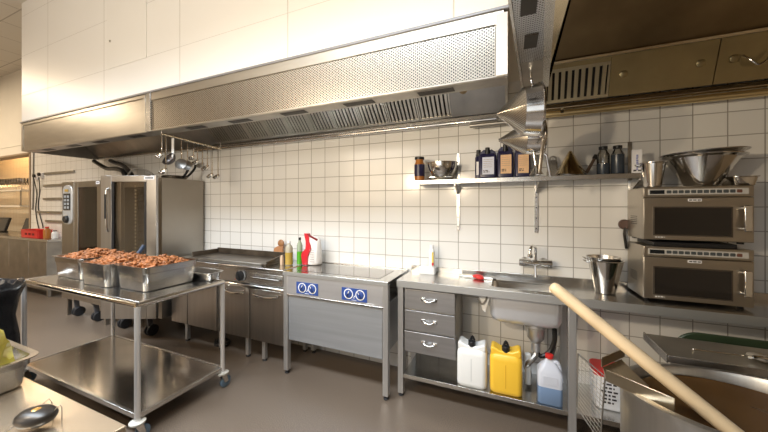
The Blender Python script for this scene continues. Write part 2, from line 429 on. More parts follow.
# inclined beam with filters then plain sheets
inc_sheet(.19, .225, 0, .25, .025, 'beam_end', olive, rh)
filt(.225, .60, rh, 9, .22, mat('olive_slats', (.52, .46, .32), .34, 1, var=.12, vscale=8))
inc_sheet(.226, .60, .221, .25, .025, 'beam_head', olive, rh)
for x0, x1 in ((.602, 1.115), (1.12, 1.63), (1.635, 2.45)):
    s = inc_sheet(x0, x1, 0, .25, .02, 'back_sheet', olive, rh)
    for kx in (x0+.07, x1-.07):
        y, z = inc(.13, -.004)
        MB().lathe([(.022, 0), (.022, .005), (.014, .008)], (0, 0, 0), 20, Matrix.Translation((kx, y, z)) @ Matrix.Rotation(math.radians(109), 4, 'X')).build('sheet_knob', olive, s)
MB().prism([inc(.252, -.012), inc(.268, -.012), inc(.268, .02), inc(.252, .02)], 'x', .19, 2.45).build('beam_cap', brass, rh)
MB().box(.19, 2.5, 2.43, D-.002, 2.165, 2.195).build('gutter', brass, rh, .004)
MB().cyl((.06, 2.48, 2.140), (2.5, 2.48, 2.140), .022).build('rail', mat('rail_gold', (.82, .67, .38), .36, 1), rh)
MB().box(.33, .35, 2.455, 2.50, 2.135, 2.166).build('rail_clip', pol, rh)
MB().tube([(1.22, 2.36, 2.33), (1.24, 2.34, 2.29), (1.28, 2.345, 2.26), (1.33, 2.33, 2.31), (1.40, 2.32, 2.37)], .005).build('wire_pull', pol, rh)
# outer boxing over the right hood
struct('wall_boxing', MB().box(.0, 2.6, .56, D-.001, 3.08, 4.079), white_paint)

# ------------------------------------------------------------------ wall shelf and what stands on it
SZ = 1.684
ws = thing('wall_shelf', (0, 2.50, SZ-.03), 'long narrow steel wall shelf on slotted brackets under the hoods', 'shelf')
part('shelf_board', steel, ws, (-.765, .762, 2.375, D-.001, SZ-.022, SZ), (-.765, .762, 2.372, 2.378, SZ-.034, SZ), bevel=.002)
for x in (-.405, .185, .765):
    u = MB().box(x-.012, x+.012, D-.012, D-.0005, 1.27 if x < .7 else 1.33, SZ+.235)
    u = u.build('upright', steel, ws, .001)
    h = MB()
    for k in range(5): h.cyl((x, D-.0135, 1.30+.08*k), (x, D-.0118, 1.30+.08*k), .0045, seg=10)
    h.build('screw_slots', dark_slot, u)
    MB().prism([(D-.015, SZ-.036), (D-.015, SZ-.11), (D-.03, SZ-.11), (2.40, SZ-.045), (2.40, SZ-.036)], 'x', x-.004, x+.004).build('bracket', steel, ws)

def bottle(name, x, y, z, r, h, body, liquid, fill, cap, label, cat, neck=.38, group=None, lab=None, glassy=False):
    t = thing(name, (x, y, z), label, cat, group)
    hb = h*.70
    MB().lathe([(r*.9, 0), (r, .006), (r, hb), (r*.8, hb+h*.08), (r*neck, hb+h*.17), (r*neck, h*.92)], (x, y, z), 24).build('bottle_body', body, t)
    if liquid: MB().lathe([(r*.97, .004), (r*1.012, .008), (r*1.012, hb*fill), (r*.9, hb*fill+.001)], (x, y, z), 24).build('liquid', liquid, t)
    MB().lathe([(r*neck*1.25, h*.90), (r*neck*1.25, h), (r*neck*1.1, h*1.0)], (x, y, z), 18).build('cap', cap, t)
    if lab:
        MB().lathe([(r*1.02, hb*lab[0]), (r*1.02, hb*lab[1])], (x, y, z), 24, cap0=False, cap1=False).build('label_wrap', lab[2], t)
    return t
bottle('sauce_bottle', -.705, 2.45, SZ, .043, .20, amber, None, 1, black, 'amber sauce jar with a dark blue wrap at the shelf left end', 'bottle', .75, lab=(.28, .98, navy))
# stacked mixing bowls over a flat pan
t = thing('baking_tin', (-.515, 2.47, SZ), 'low rectangular steel tin under the mixing bowls on the wall shelf', 'tin')
MB().rbox(-.62, -.41, 2.40, 2.55, [(SZ, .012, .02), (SZ+.022, 0, .02), (SZ+.024, -.006, .022), (SZ+.021, -.006, .022), (SZ+.020, .006, .02), (SZ+.004, .018, .02)]).build('tin_body', pol, t)
def bowl_prof(r, h, th=.003, flare=.012, base=.55):
    n = 8; out = []; inn = []
    for i in range(n+1):
        f = i/n; rr = r*(base+(1-base)*math.sin(f*PI/2)); out.append((rr, h*f*f*.5+h*f*.5)); inn.append((rr-th, h*f*f*.5+h*f*.5+th*(1-f)))
    return [(0.001, 0)] + out + [(r+flare, h+.001), (r+flare, h+.004), (r-th, h+.003)] + list(reversed(inn)) + [(.001, th)]
def bowl(name, x, y, z, r, h, m, label, cat, group=None, base=.55, tilt=None, flare=.012):
    M = tilt if tilt else Matrix.Identity(4)
    t = thing(name, (x, y, z), label, cat, group)
    MB().lathe(bowl_prof(r, h, .003, flare, base), (x, y, z), 40, M, cap0=False, cap1=False).build('bowl_body', m, t)
    return t
bowl('mixing_bowl', -.515, 2.455, SZ+.024, .118, .115, pol, 'upper of two nested steel mixing bowls on the wall shelf', 'bowl', base=.5)
o = bowl('mixing_bowl', -.515, 2.455, SZ+.008, .108, .118, steel, 'lower nested steel mixing bowl resting in the low tin', 'bowl', base=.5)

def jerry(name, x0, x1, y, z, h, m, labm, label, deep=.11, inkrows=True, lh=(.12, .68), capm=black):
    t = thing(name, ((x0+x1)/2, y, z), label, 'jerrycan', 'navy jerrycans on the wall shelf')
    y0, y1 = y-deep/2, y+deep/2
    hb = h*.80
    MB().rbox(x0, x1, y0, y1, [(z, .006, .014), (z+.008, 0, .016), (z+hb-.012, 0, .016), (z+hb, .008, .016)]).build('can_body', m, t)
    xm = (x0+x1)/2; w = x1-x0
    # raised shoulders with the carrying grip in between
    MB().prism([(x0+.004, z+hb-.004), (x0+.004, z+hb+.012), (x0+w*.28, z+h*.96), (x0+w*.42, z+h*.93), (x0+w*.58, z+h*.93), (x0+w*.72, z+h*.96), (x1-.004, z+hb+.012), (x1-.004, z+hb-.004)], 'y', y-.02, y+.02).build('grip', m, t, .003)
    MB().lathe([(.017, z+hb-.004), (.017, z+h), (.014, z+h+.001)], (xm, y-.036, 0), 16).build('cap', capm, t)
    if labm:
        l = MB().box(x0+w*.22, x1-w*.12, y0-.0015, y0+.002, z+h*lh[0], z+h*lh[1]).build('paper_label', labm, t)
        if inkrows:
            strokes(l, 'print', ink, [(x0+w*.28, x0+w*.62, z+h*.20), (x0+w*.28, x0+w*.56, z+h*.245)], y0-.0017, .007, seed=int(h*1e4))
            strokes(l, 'small_print', mat('grey_print', (.35, .27, .22), .5), [(x0+w*.28, x1-w*.2, z+h*f) for f in (.60, .54, .48, .42, .36)], y0-.0017, .003, seed=3)
    return t
jerry('jerrycan', -.258, -.205, 2.52, SZ, .232, navy, cardm, 'navy jerrycan half hidden behind the leftmost front jerrycan', .10, False, (.15, .6))
jerry('jerrycan', -.222, -.096, 2.44, SZ, .232, navy, ltblue, 'navy jerrycan with a pale blue label on the wall shelf')
jerry('jerrycan', -.090, .022, 2.445, SZ, .248, navy, peach, 'middle navy jerrycan with a peach label, next to the blue labelled one')
jerry('jerrycan', .030, .136, 2.445, SZ, .238, navy, peach, 'rightmost navy jerrycan with a peach label, beside hanging strainer handles')
# flat grater
t = thing('box_grater', (.285, 2.555, SZ), 'dull steel box grater with a loop handle behind the conical strainer on shelf', 'grater')
MB().rings([[(.245, 2.53, SZ), (.318, 2.53, SZ), (.318, 2.58, SZ), (.245, 2.58, SZ)], [(.268, 2.54, SZ+.13), (.318, 2.54, SZ+.13), (.318, 2.57, SZ+.13), (.268, 2.57, SZ+.13)]]).build('grater_body', mesh_cone, t, .002)
MB().tube([(.274, 2.555, SZ+.125), (.276, 2.555, SZ+.15), (.294, 2.555, SZ+.160), (.312, 2.555, SZ+.15), (.314, 2.555, SZ+.125)], .006).build('handle', steel_dull, t)
# conical strainer standing upside down
t = thing('conical_strainer', (.39, 2.455, SZ), 'warm shiny steel cone strainer standing point up on the wall shelf', 'strainer')
MB().lathe([(.093, .003), (.096, .012), (.091, .022), (.012, .172), (.003, .178), (.001, .178)], (.39, 2.455, SZ), 36).build('cone', brass, t)
MB().lathe([(.100, 0), (.103, .004), (.100, .012), (.094, .010), (.094, .0)], (.39, 2.455, SZ), 36, cap0=False, cap1=False).build('rim', pol, t)
t = thing('kitchen_brush', (.51, 2.47, SZ), 'dark brush leaning against the two liquid bottles on the shelf', 'brush')
MB().cyl((.485, 2.47, SZ+.012), (.54, 2.47, SZ+.125), .011, .009).build('handle', mat('dark_brown_handle', (.10, .06, .035), .4), t)
MB().cyl((.535, 2.47, SZ+.115), (.547, 2.47, SZ+.142), .015, .012).build('brush_head', black, t)
for i, (x, fill, lb) in enumerate(((.582, .58, 'clear bottle half full of dark blue liquid on the wall shelf'), (.662, .98, 'clear bottle filled to the neck with dark blue liquid on shelf'))):
    bottle('liquid_bottle', x, 2.455, SZ, .037, .192, clear, fluid_dark, fill, black, lb, 'bottle', .55)
t = thing('info_card', (.745, 2.40, SZ), 'white card with blue writing propped at the shelf right end', 'card')
MB().box(.72, .772, 2.39, 2.402, SZ, SZ+.15).build('card_sheet', cardm, t, .001)
strokes(t, 'blue_writing', mat('blue_print', (.10, .14, .45), .5), [(.742, .752, SZ+.025+.011*k) for k in range(9)], 2.3895, .007, 5)
strokes(t, 'dark_writing', ink, [(.727, .765, SZ+.016)], 2.3895, .01, 8)

# ------------------------------------------------------------------ conical strainers hanging at the hood's end
def chinois(cx, cy, cz, r, ln, ang, label, hpts, loc):
    t = thing('hanging_strainer', loc, label, 'strainer', 'conical strainers on the hook')
    M = Matrix.Rotation(ang, 4, 'Z') @ Matrix.Rotation(-PI/2, 4, 'Y')    # local +Z -> -X (tip to the left)
    c = (cx, cy, cz)
    MB().lathe([(r, 0), (r*1.03, .002), (r*1.03, .008), (r, .01), (r*.90, ln*.40), (r*.88, ln*.40), (r*.96, .008), (r*.97, .0)], c, 44, M, cap0=False, cap1=False).build('polished_band', pol, t)
    MB().lathe([(r*.90, ln*.405), (r*.06, ln), (.002, ln*1.01)], c, 44, M, cap0=False).build('mesh_cone', mesh_cone, t)
    b = MB()
    for k in range(3):
        a = 2*PI*k/3+.5
        p0 = M @ Vector((r*.92*math.cos(a), r*.92*math.sin(a), ln*.40)); p1 = M @ Vector((.006*math.cos(a), .006*math.sin(a), ln*1.01))
        b.cyl(Vector(c)+p0, Vector(c)+p1, .003, seg=6)
    b.build('cone_ribs', pol, t)
    h = MB().tube(hpts, .0085, 8); h.build('handle', pol, t)
    return t
chinois(.150, 1.80, 1.985, .140, .215, .10, 'large conical strainer hanging from the hood hook, upper of the pair',
        [(.150, 1.80, 1.855), (.165, 1.80, 1.83), (.158, 1.80, 1.78), (.145, 1.80, 1.65)], (.15, 1.80, 1.99))
chinois(.185, 2.04, 1.888, .108, .25, .10, 'smaller conical strainer hanging behind the large one, tip lower',
        [(.185, 2.04, 1.79), (.20, 2.04, 1.775), (.205, 2.04, 1.74), (.22, 2.04, 1.65)], (.185, 2.04, 1.89))
t = thing('hanging_funnel', (.14, 2.00, 1.63), 'long steel stem with flared end hanging down beside the strainer handles', 'funnel')
MB().cyl((.122, 2.0, 1.86), (.142, 2.0, 1.70), .009, .008).build('stem', pol, t)
MB().lathe([(.008, .06), (.014, .04), (.040, .0), (.038, .0), (.010, .04)], (.144, 2.0, 1.66), 20, cap0=False, cap1=False).build('flare', pol, t)

# ------------------------------------------------------------------ microwaves and what is stacked on them
def microwave(z, label):
    x0, x1, y0, y1, h = .747, 1.228, 2.292, 2.562, .330
    t = thing('microwave_oven', ((x0+x1)/2, 2.43, z), label, 'microwave', 'stacked microwaves')
    MB().box(x0, x1, y0+.02, y1, z+.012, z+h).build('case', mw_steel, t, .004)
    for fx in (x0+.03, x1-.03):
        for fy in (y0+.05, y1-.03): MB().lathe([(.014, 0), (.014, .013)], (fx, fy, z), 12).build('foot', rubber, t)
    v = MB()
    for k in range(5): v.box(x0-.001, x0+.001, y0+.10, y1-.06, z+.10+.012*k, z+.104+.012*k)
    v.build('side_vent', dark_slot, t)
    cp = MB().box(x0, x1, y0, y0+.019, z+h-.062, z+h).build('control_panel', mw_steel, t, .003)
    MB().box(x0+.022, x1-.022, y0-.002, y0+.001, z+h-.048, z+h-.014).build('panel_plate', mat('panel_silver', (.62, .61, .58), .4, .3), cp, .001)
    MB().box(x0+.030, x0+.098, y0-.004, y0-.0015, z+h-.043, z+h-.020).build('display', display, cp)
    for k in range(12):
        bx = x0+.108+k*.0275
        f = MB().rbox(bx, bx+.023, -.009, .009, [(0, 0, .004), (.0015, .0015, .004)], M=Matrix.Translation((0, y0-.0021, z+h-.031)) @ Matrix.Rotation(PI/2, 4, 'X'))
        f.build('button', mat('dark_button', (.07, .08, .085), .4) if k < 11 else mat('red_button', (.16, .07, .05), .4), cp)
    dr = MB().box(x0, x1, y0, y0+.019, z+.014, z+h-.065).build('door', mw_steel, t, .003)
    MB().box(x0+.045, x1-.085, y0-.003, y0+.002, z+.040, z+h-.118).build('window_frame', mat('dark_bronze', (.12, .10, .08), .3, .6), dr, .001)
    MB().box(x0+.052, x1-.092, y0-.0045, y0-.002, z+.047, z+h-.125).build('window_pane', mw_glass, dr)
    hz0, hz1 = z+.075, z+h-.11
    MB().box(x1-.055, x1-.022, y0-.034, y0-.026, hz0, hz1).box(x1-.05, x1-.027, y0-.027, y0+.001, hz0+.01, hz0+.022).box(x1-.05, x1-.027, y0-.027, y0+.001, hz1-.022, hz1-.01).build('handle', chrome, dr, .004)
    bd = MB().box(x0+.205, x0+.265, y0-.002, y0+.0005, z+h-.088, z+h-.072).build('badge', cardm, dr)
    strokes(bd, 'badge_lettering', ink, [(x0+.210, x0+.260, z+h-.080)], y0-.0022, .006, 11)
    strokes(dr, 'door_lettering', white_mark, [(x0+.055, x0+.10, z+.030)], y0-.0006, .006, 4)
    return t
microwave(.902, 'lower stainless microwave standing on the worktop beneath another one')
microwave(1.258, 'upper stainless microwave stacked on the lower one, carrying steel pots')
spc = MB().box(.80, 1.17, 2.31, 2.56, 1.2325, 1.2575); tag(spc.build('spacer_tray', black, None, .003), 'thin black tray lying between the two stacked microwaves', 'tray')
MZ = 1.589
def pail(name, x, y, z, r0, r1, h, m, label, cat='pot', group=None, ears=True):
    t = thing(name, (x, y, z), label, cat, group)
    MB().lathe([(r0*.9, 0), (r0, .004), (r1, h-.004), (r1+.006, h), (r1+.006, h+.004), (r1-.002, h+.003), (r0-.003, .006), (.001, .005)], (x, y, z), 36, cap1=False).build('pot_body', m, t)
    if ears:
        MB().tube([(x-r1*.98, y-.015, z+h-.02), (x-r1-.022, y-.01, z+h-.008), (x-r1-.022, y+.01, z+h-.008), (x-r1*.98, y+.015, z+h-.02)], .004).build('ear', pol, t)
    return t
pail('steel_pail', .818, 2.372, MZ, .042, .062, .150, pol, 'small steel pail standing on the left of the upper microwave', group='pots on the microwave')
Mt = Matrix.Rotation(math.radians(2.5), 4, 'Y')
def cone_bowl(x, y, z, r0, r1, h, m, label, ry):
    t = thing('conical_bowl', (x, y, z), label, 'bowl')
    MB().lathe([(.001, 0), (r0, 0), (r1-.006, h-.012), (r1+.016, h-.002), (r1+.018, h+.003), (r1-.004, h), (r0-.003, .004), (.001, .004)], (x, y, z), 44, Matrix.Rotation(ry, 4, 'Y'), cap0=False, cap1=False).build('bowl_body', m, t)
    return t
cone_bowl(1.050, 2.392, MZ+.003, .070, .168, .175, pol, 'wide conical steel bowl on the microwave, the lower of two nested', .02)
cone_bowl(1.062, 2.392, MZ+.022, .066, .172, .178, steel, 'wide conical bowl nested on top, tilted to the right', -.035)
t = thing('shallow_tin', (1.20, 2.38, MZ), 'shallow steel tin at the right end of the microwave top', 'tin')
MB().rbox(1.155, 1.262, 2.305, 2.45, [(MZ, .010, .02), (MZ+.003, .008, .022), (MZ+.046, 0, .025), (MZ+.048, -.006, .027), (MZ+.051, -.006, .027), (MZ+.050, .003, .025), (MZ+.006, .012, .025)]).build('tin_body', pol, t)
# cable and round knob on the wall beside the microwaves
t = thing('wall_socket', (.735, D, 1.33), 'dark round socket with a cable on the tiles left of the microwaves', 'socket')
MB().lathe([(.035, 0), (.035, .02), (.028, .03)], (0, 0, 0), 24, Matrix.Translation((.735, D-.0005, 1.345)) @ Matrix.Rotation(PI/2, 4, 'X')).build('socket_body', mat('brown_plastic', (.11, .065, .05), .4), t)
MB().tube([(.735, D-.025, 1.325), (.728, D-.03, 1.28), (.735, D-.03, 1.22), (.742, D-.02, 1.18)], .008).build('cable', hose_m, t)

# ------------------------------------------------------------------ sink table
st = thing('sink_table', (.6, 2.38, 0), 'long stainless worktop table with sink basin, lower shelf and upstand', 'worktop table')
tp = MB()
Y0, Y1 = 2.186, D-.022
BX0, BX1, BY0, BY1 = -.125, .310, 2.262, 2.490
for b in ((-.812, BX0, Y0, Y1), (BX1, 2.4, Y0, Y1), (BX0, BX1, Y0, BY0), (BX0, BX1, BY1, Y1)): tp.box(*b, .888, .90)
bmesh.ops.remove_doubles(tp.bm, verts=tp.bm.verts, dist=1e-5)
tp.box(-.812, -.800, Y0+.017, Y1, .855, .887)
tp.build('tabletop', steel_top, st)
edge_m = mat('edge_steel', (.62, .63, .63), .36, .8)
MB().box(-.812, 2.4, Y0-.003, Y0-.0002, .848, .8995).box(-.812, 2.4, Y0-.0002, Y0+.014, .848, .887).build('front_edge', edge_m, st, .001)
part('upstand', steel_top, st, (-.812, 2.4, Y1+.001, D-.002, .888, .945), bevel=.003)
bs = MB()
bs.rbox(BX0-.004, BX1+.004, BY0-.004, BY1+.004, [(.901, -.012, .05), (.9025, -.008, .05), (.901, .002, .045), (.885, .004, .045), (.70, .010, .05), (.668, .022, .06), (.655, .05, .05)], seg=6, cap0=False)
bs.build('basin', pol, st, ang=60)
bo = MB().rbox(BX0-.012, BX1+.012, BY0-.014, BY1+.012, [(.884, 0, .05), (.70, .004, .055), (.665, .016, .06), (.645, .05, .05)], seg=6, cap0=False)
bo.build('basin_shell', mat('basin_steel', (.76, .78, .82), .38, .65, var=.05, vscale=4), st, ang=60)
MB().lathe([(.022, 0), (.022, .003), (.012, .003)], (.07, 2.44, .6555), 20).build('drain_plug', dark_slot, st)
# waste below the basin
dr = MB().lathe([(.072, .644), (.075, .635), (.075, .615), (.058, .605), (.056, .535), (.045, .52), (.03, .50), (.03, .44), (.02, .43)], (.168, 2.40, 0), 28).build('drain_cup', steel_v, st)
MB().tube([(.168, 2.40, .45), (.165, 2.38, .41), (.12, 2.36, .36), (.11, 2.40, .30), (.13, 2.47, .24), (.13, 2.5, .19)], .018).build('waste_pipe', steel_dull, dr)
MB().tube([(.29, 2.44, .60), (.29, 2.43, .52), (.26, 2.42, .44), (.20, 2.41, .40), (.17, 2.42, .44)], .016, 10).build('hose', hose_m, dr)
MB().tube([(.30, 2.47, .46), (.275, 2.46, .36), (.285, 2.45, .28), (.25, 2.44, .22)], .008, 8).build('grey_hose', grey_cable, dr)
MB().box(.096, .138, 2.36, 2.40, .20, .42).build('trap_bottle', mat('pale_trap', (.62, .62, .60), .4), dr, .01)
for lx, ly in ((-.785, 2.212), (.361, 2.212), (-.785, 2.55), (.361, 2.55), (1.9, 2.212), (1.9, 2.55)):
    l = MB().box(lx-.022, lx+.022, ly-.018, ly+.018, .022, .847).build('leg', steel_v, st, .002)
    MB().lathe([(.018, 0), (.020, .006), (.012, .010), (.012, .022)], (lx, ly, 0), 14).build('foot', rubber, l)
part('lower_shelf', steel_top, st, (-.762, 1.88, 2.20, D-.005, .168, .178), (-.762, 1.88, 2.195, 2.203, .148, .178), bevel=.001)
wt = MB().rings([[(-.225, 2.28, .842), (-.125, 2.28, .842), (-.142, 2.28, .79), (-.165, 2.28, .705), (-.185, 2.28, .72), (-.205, 2.28, .80)], [(-.225, 2.286, .842), (-.125, 2.286, .842), (-.142, 2.286, .79), (-.165, 2.286, .705), (-.185, 2.286, .72), (-.205, 2.286, .80)]])
tw = wt.build('hanging_cloth', whitep, None, .002); tag(tw, 'white cloth corner hanging under the worktop left of the basin', 'cloth')
h = MB().tube([(-.215, 2.274, .80), (-.19, 2.272, .765), (-.165, 2.272, .79), (-.150, 2.272, .835)], .006).build('fold', grey_cable, tw)
# drawer unit
du = thing('drawer_unit', (-.57, 2.38, .33), 'grey steel unit of three drawers hung under the worktop left end', 'drawer unit')
MB().box(-.757, -.366, 2.225, 2.56, .345, .845).build('carcass', steel_dull, du, .002)
for k, (z0, z1) in enumerate(((.682, .835), (.520, .672), (.352, .510))):
    d = MB().box(-.754, -.369, 2.205, 2.224, z0, z1).build('drawer', mat('drawer_steel', (.42, .42, .435), .45, 1, bump=.05, bscale=60, stretch=(.3, 3, 8), var=.08, vscale=5), du, .003)
    zc = (z0+z1)/2
    MB().tube([(-.605, 2.206, zc+.008), (-.60, 2.190, zc+.006), (-.56, 2.180, zc-.002), (-.52, 2.190, zc+.006), (-.515, 2.206, zc+.008)], .007).box(-.62, -.59, 2.198, 2.2045, zc, zc+.022).box(-.53, -.50, 2.198, 2.2045, zc, zc+.022).build('handle', chrome, d, .001)
# canisters on the lower shelf
def canister(name, x0, x1, y, h, m, capm, label, tilt=0, seam=None):
    z = .179; w = x1-x0; xm = (x0+x1)/2
    t = thing(name, (xm, y, z), label, 'canister')
    y0, y1 = y-.075, y+.075; hb = h*.86
    MB().rbox(x0, x1, y0, y1, [(z, .014, .03), (z+.012, .002, .035), (z+.03, 0, .035), (z+hb-.05, 0, .035), (z+hb-.02, .006, .035), (z+hb, .03, .03)], seg=6).build('can_body', m, t, ang=60)
    MB().prism([(x0+.008, z+hb-.02), (x0+.006, z+h-.020), (x0+.022, z+h-.010), (x0+w*.32, z+hb+.012), (x0+w*.68, z+hb+.012), (x1-.022, z+h-.012), (x1-.006, z+h-.022), (x1-.008, z+hb-.02)], 'y', y-.055, y+.055).build('shoulder', m, t, .010)
    MB().lathe([(.026, z+hb+.004), (.026, z+h*.985), (.022, z+h*.99)], (xm, y-.03, 0), 20).build('cap', capm, t, .002)
    MB().tube([(xm-.012, y+.01, z+h*.95), (xm, y+.01, z+h+.012), (xm+.014, y+.01, z+h*.95)], .009).build('grip', capm, t)
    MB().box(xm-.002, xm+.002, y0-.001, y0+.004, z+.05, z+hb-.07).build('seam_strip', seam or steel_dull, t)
    return t
canister('canister', -.358, -.152, 2.275, .325, mat('white_canister', (.80, .80, .78), .35), black, 'white plastic canister with black cap on the lower shelf', seam=mat('white_canister_seam', (.55, .56, .55), .4))  # seam strip is a plain grey, darker than the can
canister('canister', -.133, .077, 2.280, .325, yellow, black, 'yellow plastic canister with black cap on the lower shelf', seam=mat('yellow_seam', (.62, .33, .02), .4))
# milky jug with blue liquid
t = thing('detergent_jug', (.24, 2.265, .179), 'translucent white jug half filled with blue liquid, red cap', 'jug')
jx0, jx1, jy, jz = .168, .312, 2.265, .179
MB().rbox(jx0, jx1, jy-.06, jy+.06, [(jz+.115, 0, .022), (jz+.205, 0, .022), (jz+.245, .024, .02), (jz+.275, .050, .018), (jz+.288, .054, .018)], seg=4, cap0=False).build('jug_body', milk, t, ang=60)
MB().rbox(jx0, jx1, jy-.06, jy+.06, [(jz, .008, .02), (jz+.008, 0, .022), (jz+.1149, 0, .022)], seg=4).build('liquid', mat('blue_detergent', (.20, .30, .48), .28), t, ang=60)
MB().box(jx0+.03, jx1-.03, jy-.062, jy-.0595, jz+.135, jz+.19).build('moulding', milk, t, .002)
MB().lathe([(.024, .286), (.025, .288), (.025, .308), (.022, .310)], (.24, jy, jz), 20).build('cap', red, t)
MB().tube([(.265, jy, jz+.262), (.285, jy, jz+.262), (.300, jy, jz+.225), (.303, jy, jz+.18)], .013).build('handle', milk, t)
# wire basket leaning outside the table leg
t = thing('wire_rack', (.44, 2.13, .1), 'chrome wire rack leaning against the table leg by the kettle', 'rack')
A = Vector((.385, 2.165, .565)); B = Vector((.505, 2.09, .49)); Cc = Vector((.475, 2.06, .125)); Dd = Vector((.375, 2.145, .245))
mb = MB().tube([A, B, Cc, Dd, A], .0045, 8, 0); mb.build('frame', steel_dull, t)
mb = MB()
for k in range(1, 15):
    f = k/15; mb.cyl(A.lerp(Dd, f), B.lerp(Cc, f), .0018, seg=6)
mb.build('cross_wires', steel_dull, t)
mb = MB()
for k in range(1, 7):
    f = k/7; mb.cyl(A.lerp(B, f)+Vector((.003, .003, 0)), Dd.lerp(Cc, f)+Vector((.003, .003, 0)), .0013, seg=6)
mb.build('long_wires', steel_dull, t)
# white tub with red lid
t = thing('plastic_tub', (.575, 2.36, .179), 'white plastic tub with red lid and printed text behind the wire rack', 'tub')
MB().rbox(.505, .695, 2.30, 2.46, [(.179, .008, .03), (.186, .002, .03), (.395, -.004, .03)]).build('tub_body', cardm, t)
MB().rbox(.498, .702, 2.293, 2.467, [(.39, 0, .032), (.42, 0, .032), (.426, .006, .03)]).build('lid', red, t)
strokes(t, 'printed_text', ink, [(.54, .615, .345), (.545, .605, .322), (.53, .63, .299), (.55, .62, .276), (.54, .615, .253), (.545, .60, .23)], 2.2975, .010, 21)

# ------------------------------------------------------------------ things on the sink worktop
tag(MB().rbox(-.715, -.578, 2.455, 2.545, [(.9005, .003, .02), (.905, 0, .02), (.955, 0, .02), (.958, .004, .02)]).build('plastic_box', whitep, None), 'low white plastic box on the worktop left end', 'box')
t = thing('spray_tube', (-.612, 2.50, .958), 'white tube bottle with a yellow and red stripe on the white box', 'tube')
MB().lathe([(.024, 0), (.026, .004), (.026, .13), (.022, .145), (.018, .15), (.018, .185), (.014, .188)], (-.612, 2.50, .9585), 22).build('tube_body', whitep, t)
MB().box(-.604, -.592, 2.4735, 2.480, .985, 1.085).build('yellow_stripe', mat('stripe_yellow', (.75, .55, .08), .4), t)
MB().box(-.606, -.590, 2.4725, 2.479, .975, .998).build('red_mark', red_print, t)
# red handled tin opener
t = thing('can_opener', (-.24, 2.47, .9), 'steel can opener with a red grip lying on the worktop', 'can opener')
MB().cyl((-.365, 2.485, .910), (-.10, 2.46, .910), .008).build('bar', pol, t)
MB().ball((-.235, 2.47, .918), .028, (1.5, .9, .62)).ball((-.215, 2.44, .914), .018, (1.7, .9, .7)).build('red_grip', red, t)
MB().ball((-.37, 2.487, .911), .012).build('left_knob', chrome, t)
MB().box(-.125, -.10, 2.445, 2.475, .9005, .917).build('blade_head', dark_slot, t, .002)
# nested pots right of sink
pail('sauce_pot', .580, 2.40, .9005, .056, .098, .215, pol, 'outer steel pot of the nested pair beside the microwave', group='pots on the worktop')
pail('sauce_pot', .570, 2.404, .922, .040, .090, .212, steel, 'inner steel pot nested in the front pot, its rim showing at left', group='pots on the worktop')
# wall mixer tap
t = thing('mixer_tap', (.17, 2.55, 1.05), 'chrome wall mixer tap with swivel spout above the sink', 'tap')
MB().cyl((.062, 2.52, 1.045), (.148, 2.52, 1.045), .029).cyl((.148, 2.52, 1.045), (.206, 2.52, 1.045), .025).build('mixer_body', chrome, t, .004)
MB().cyl((.206, 2.52, 1.045), (.286, 2.52, 1.045), .029, .031).build('lever_cap', pol, t, .004)
for x in (.105, .235): MB().cyl((x, 2.52, 1.045), (x, D-.001, 1.045), .019).lathe([(.034, 0), (.030, .008)], (0, 0, 0), 20, Matrix.Translation((x, D-.0005, 1.045)) @ Matrix.Rotation(PI/2, 4, 'X')).build('wall_fitting', chrome, t)
MB().tube([(.175, 2.51, 1.06), (.175, 2.505, 1.12), (.172, 2.49, 1.165), (.15, 2.45, 1.18), (.135, 2.42, 1.16), (.132, 2.41, 1.125)], .011, 12).build('spout', chrome, t)
MB().lathe([(.014, 0), (.018, .006), (.018, .025), (.012, .028)], (.132, 2.41, 1.098), 16).build('aerator', pol, t)
MB().tube([(.172, 2.50, 1.03), (.172, 2.49, .98), (.174, 2.485, .945)], .010, 10).build('lever', chrome, t)

# ------------------------------------------------------------------ induction stove
sv = thing('stove', (-1.36, 2.32, 0), 'stainless cooking stove on tall legs with two blue knob plates', 'stove')
X0, X1, YF = -1.845, -.848, 2.092
tp = MB().box(X0, X1, YF, D-.03, .872, .900); tp.build('stove_top', steel_top, sv, .003)
MB().box(X0, X1, YF-.003, YF-.0002, .868, .8985).build('front_edge', edge_m, sv, .001)
MB().box(X0+.10, X1-.10, YF+.07, D-.10, .9003, .9025).build('ceramic_hob', mat('hob_glass', (.20, .18, .16), .10, .55, coat=.6), sv, .001)
part('top_back_trim', steel, sv, (X0, X1, D-.029, D-.003, .872, .906))
cpn = MB().box(X0+.045, X1-.045, YF+.004, YF+.03, .700, .868).build('control_panel', mat('panel_brushed', (.60, .60, .62), .42, .8, bump=.05, bscale=70, stretch=(.3, 3, 8), var=.06, vscale=3), sv, .003)
MB().box(X0+.04, X1-.04, YF+.0, YF+.006, .692, .704).build('panel_lip', pol, cpn, .002)
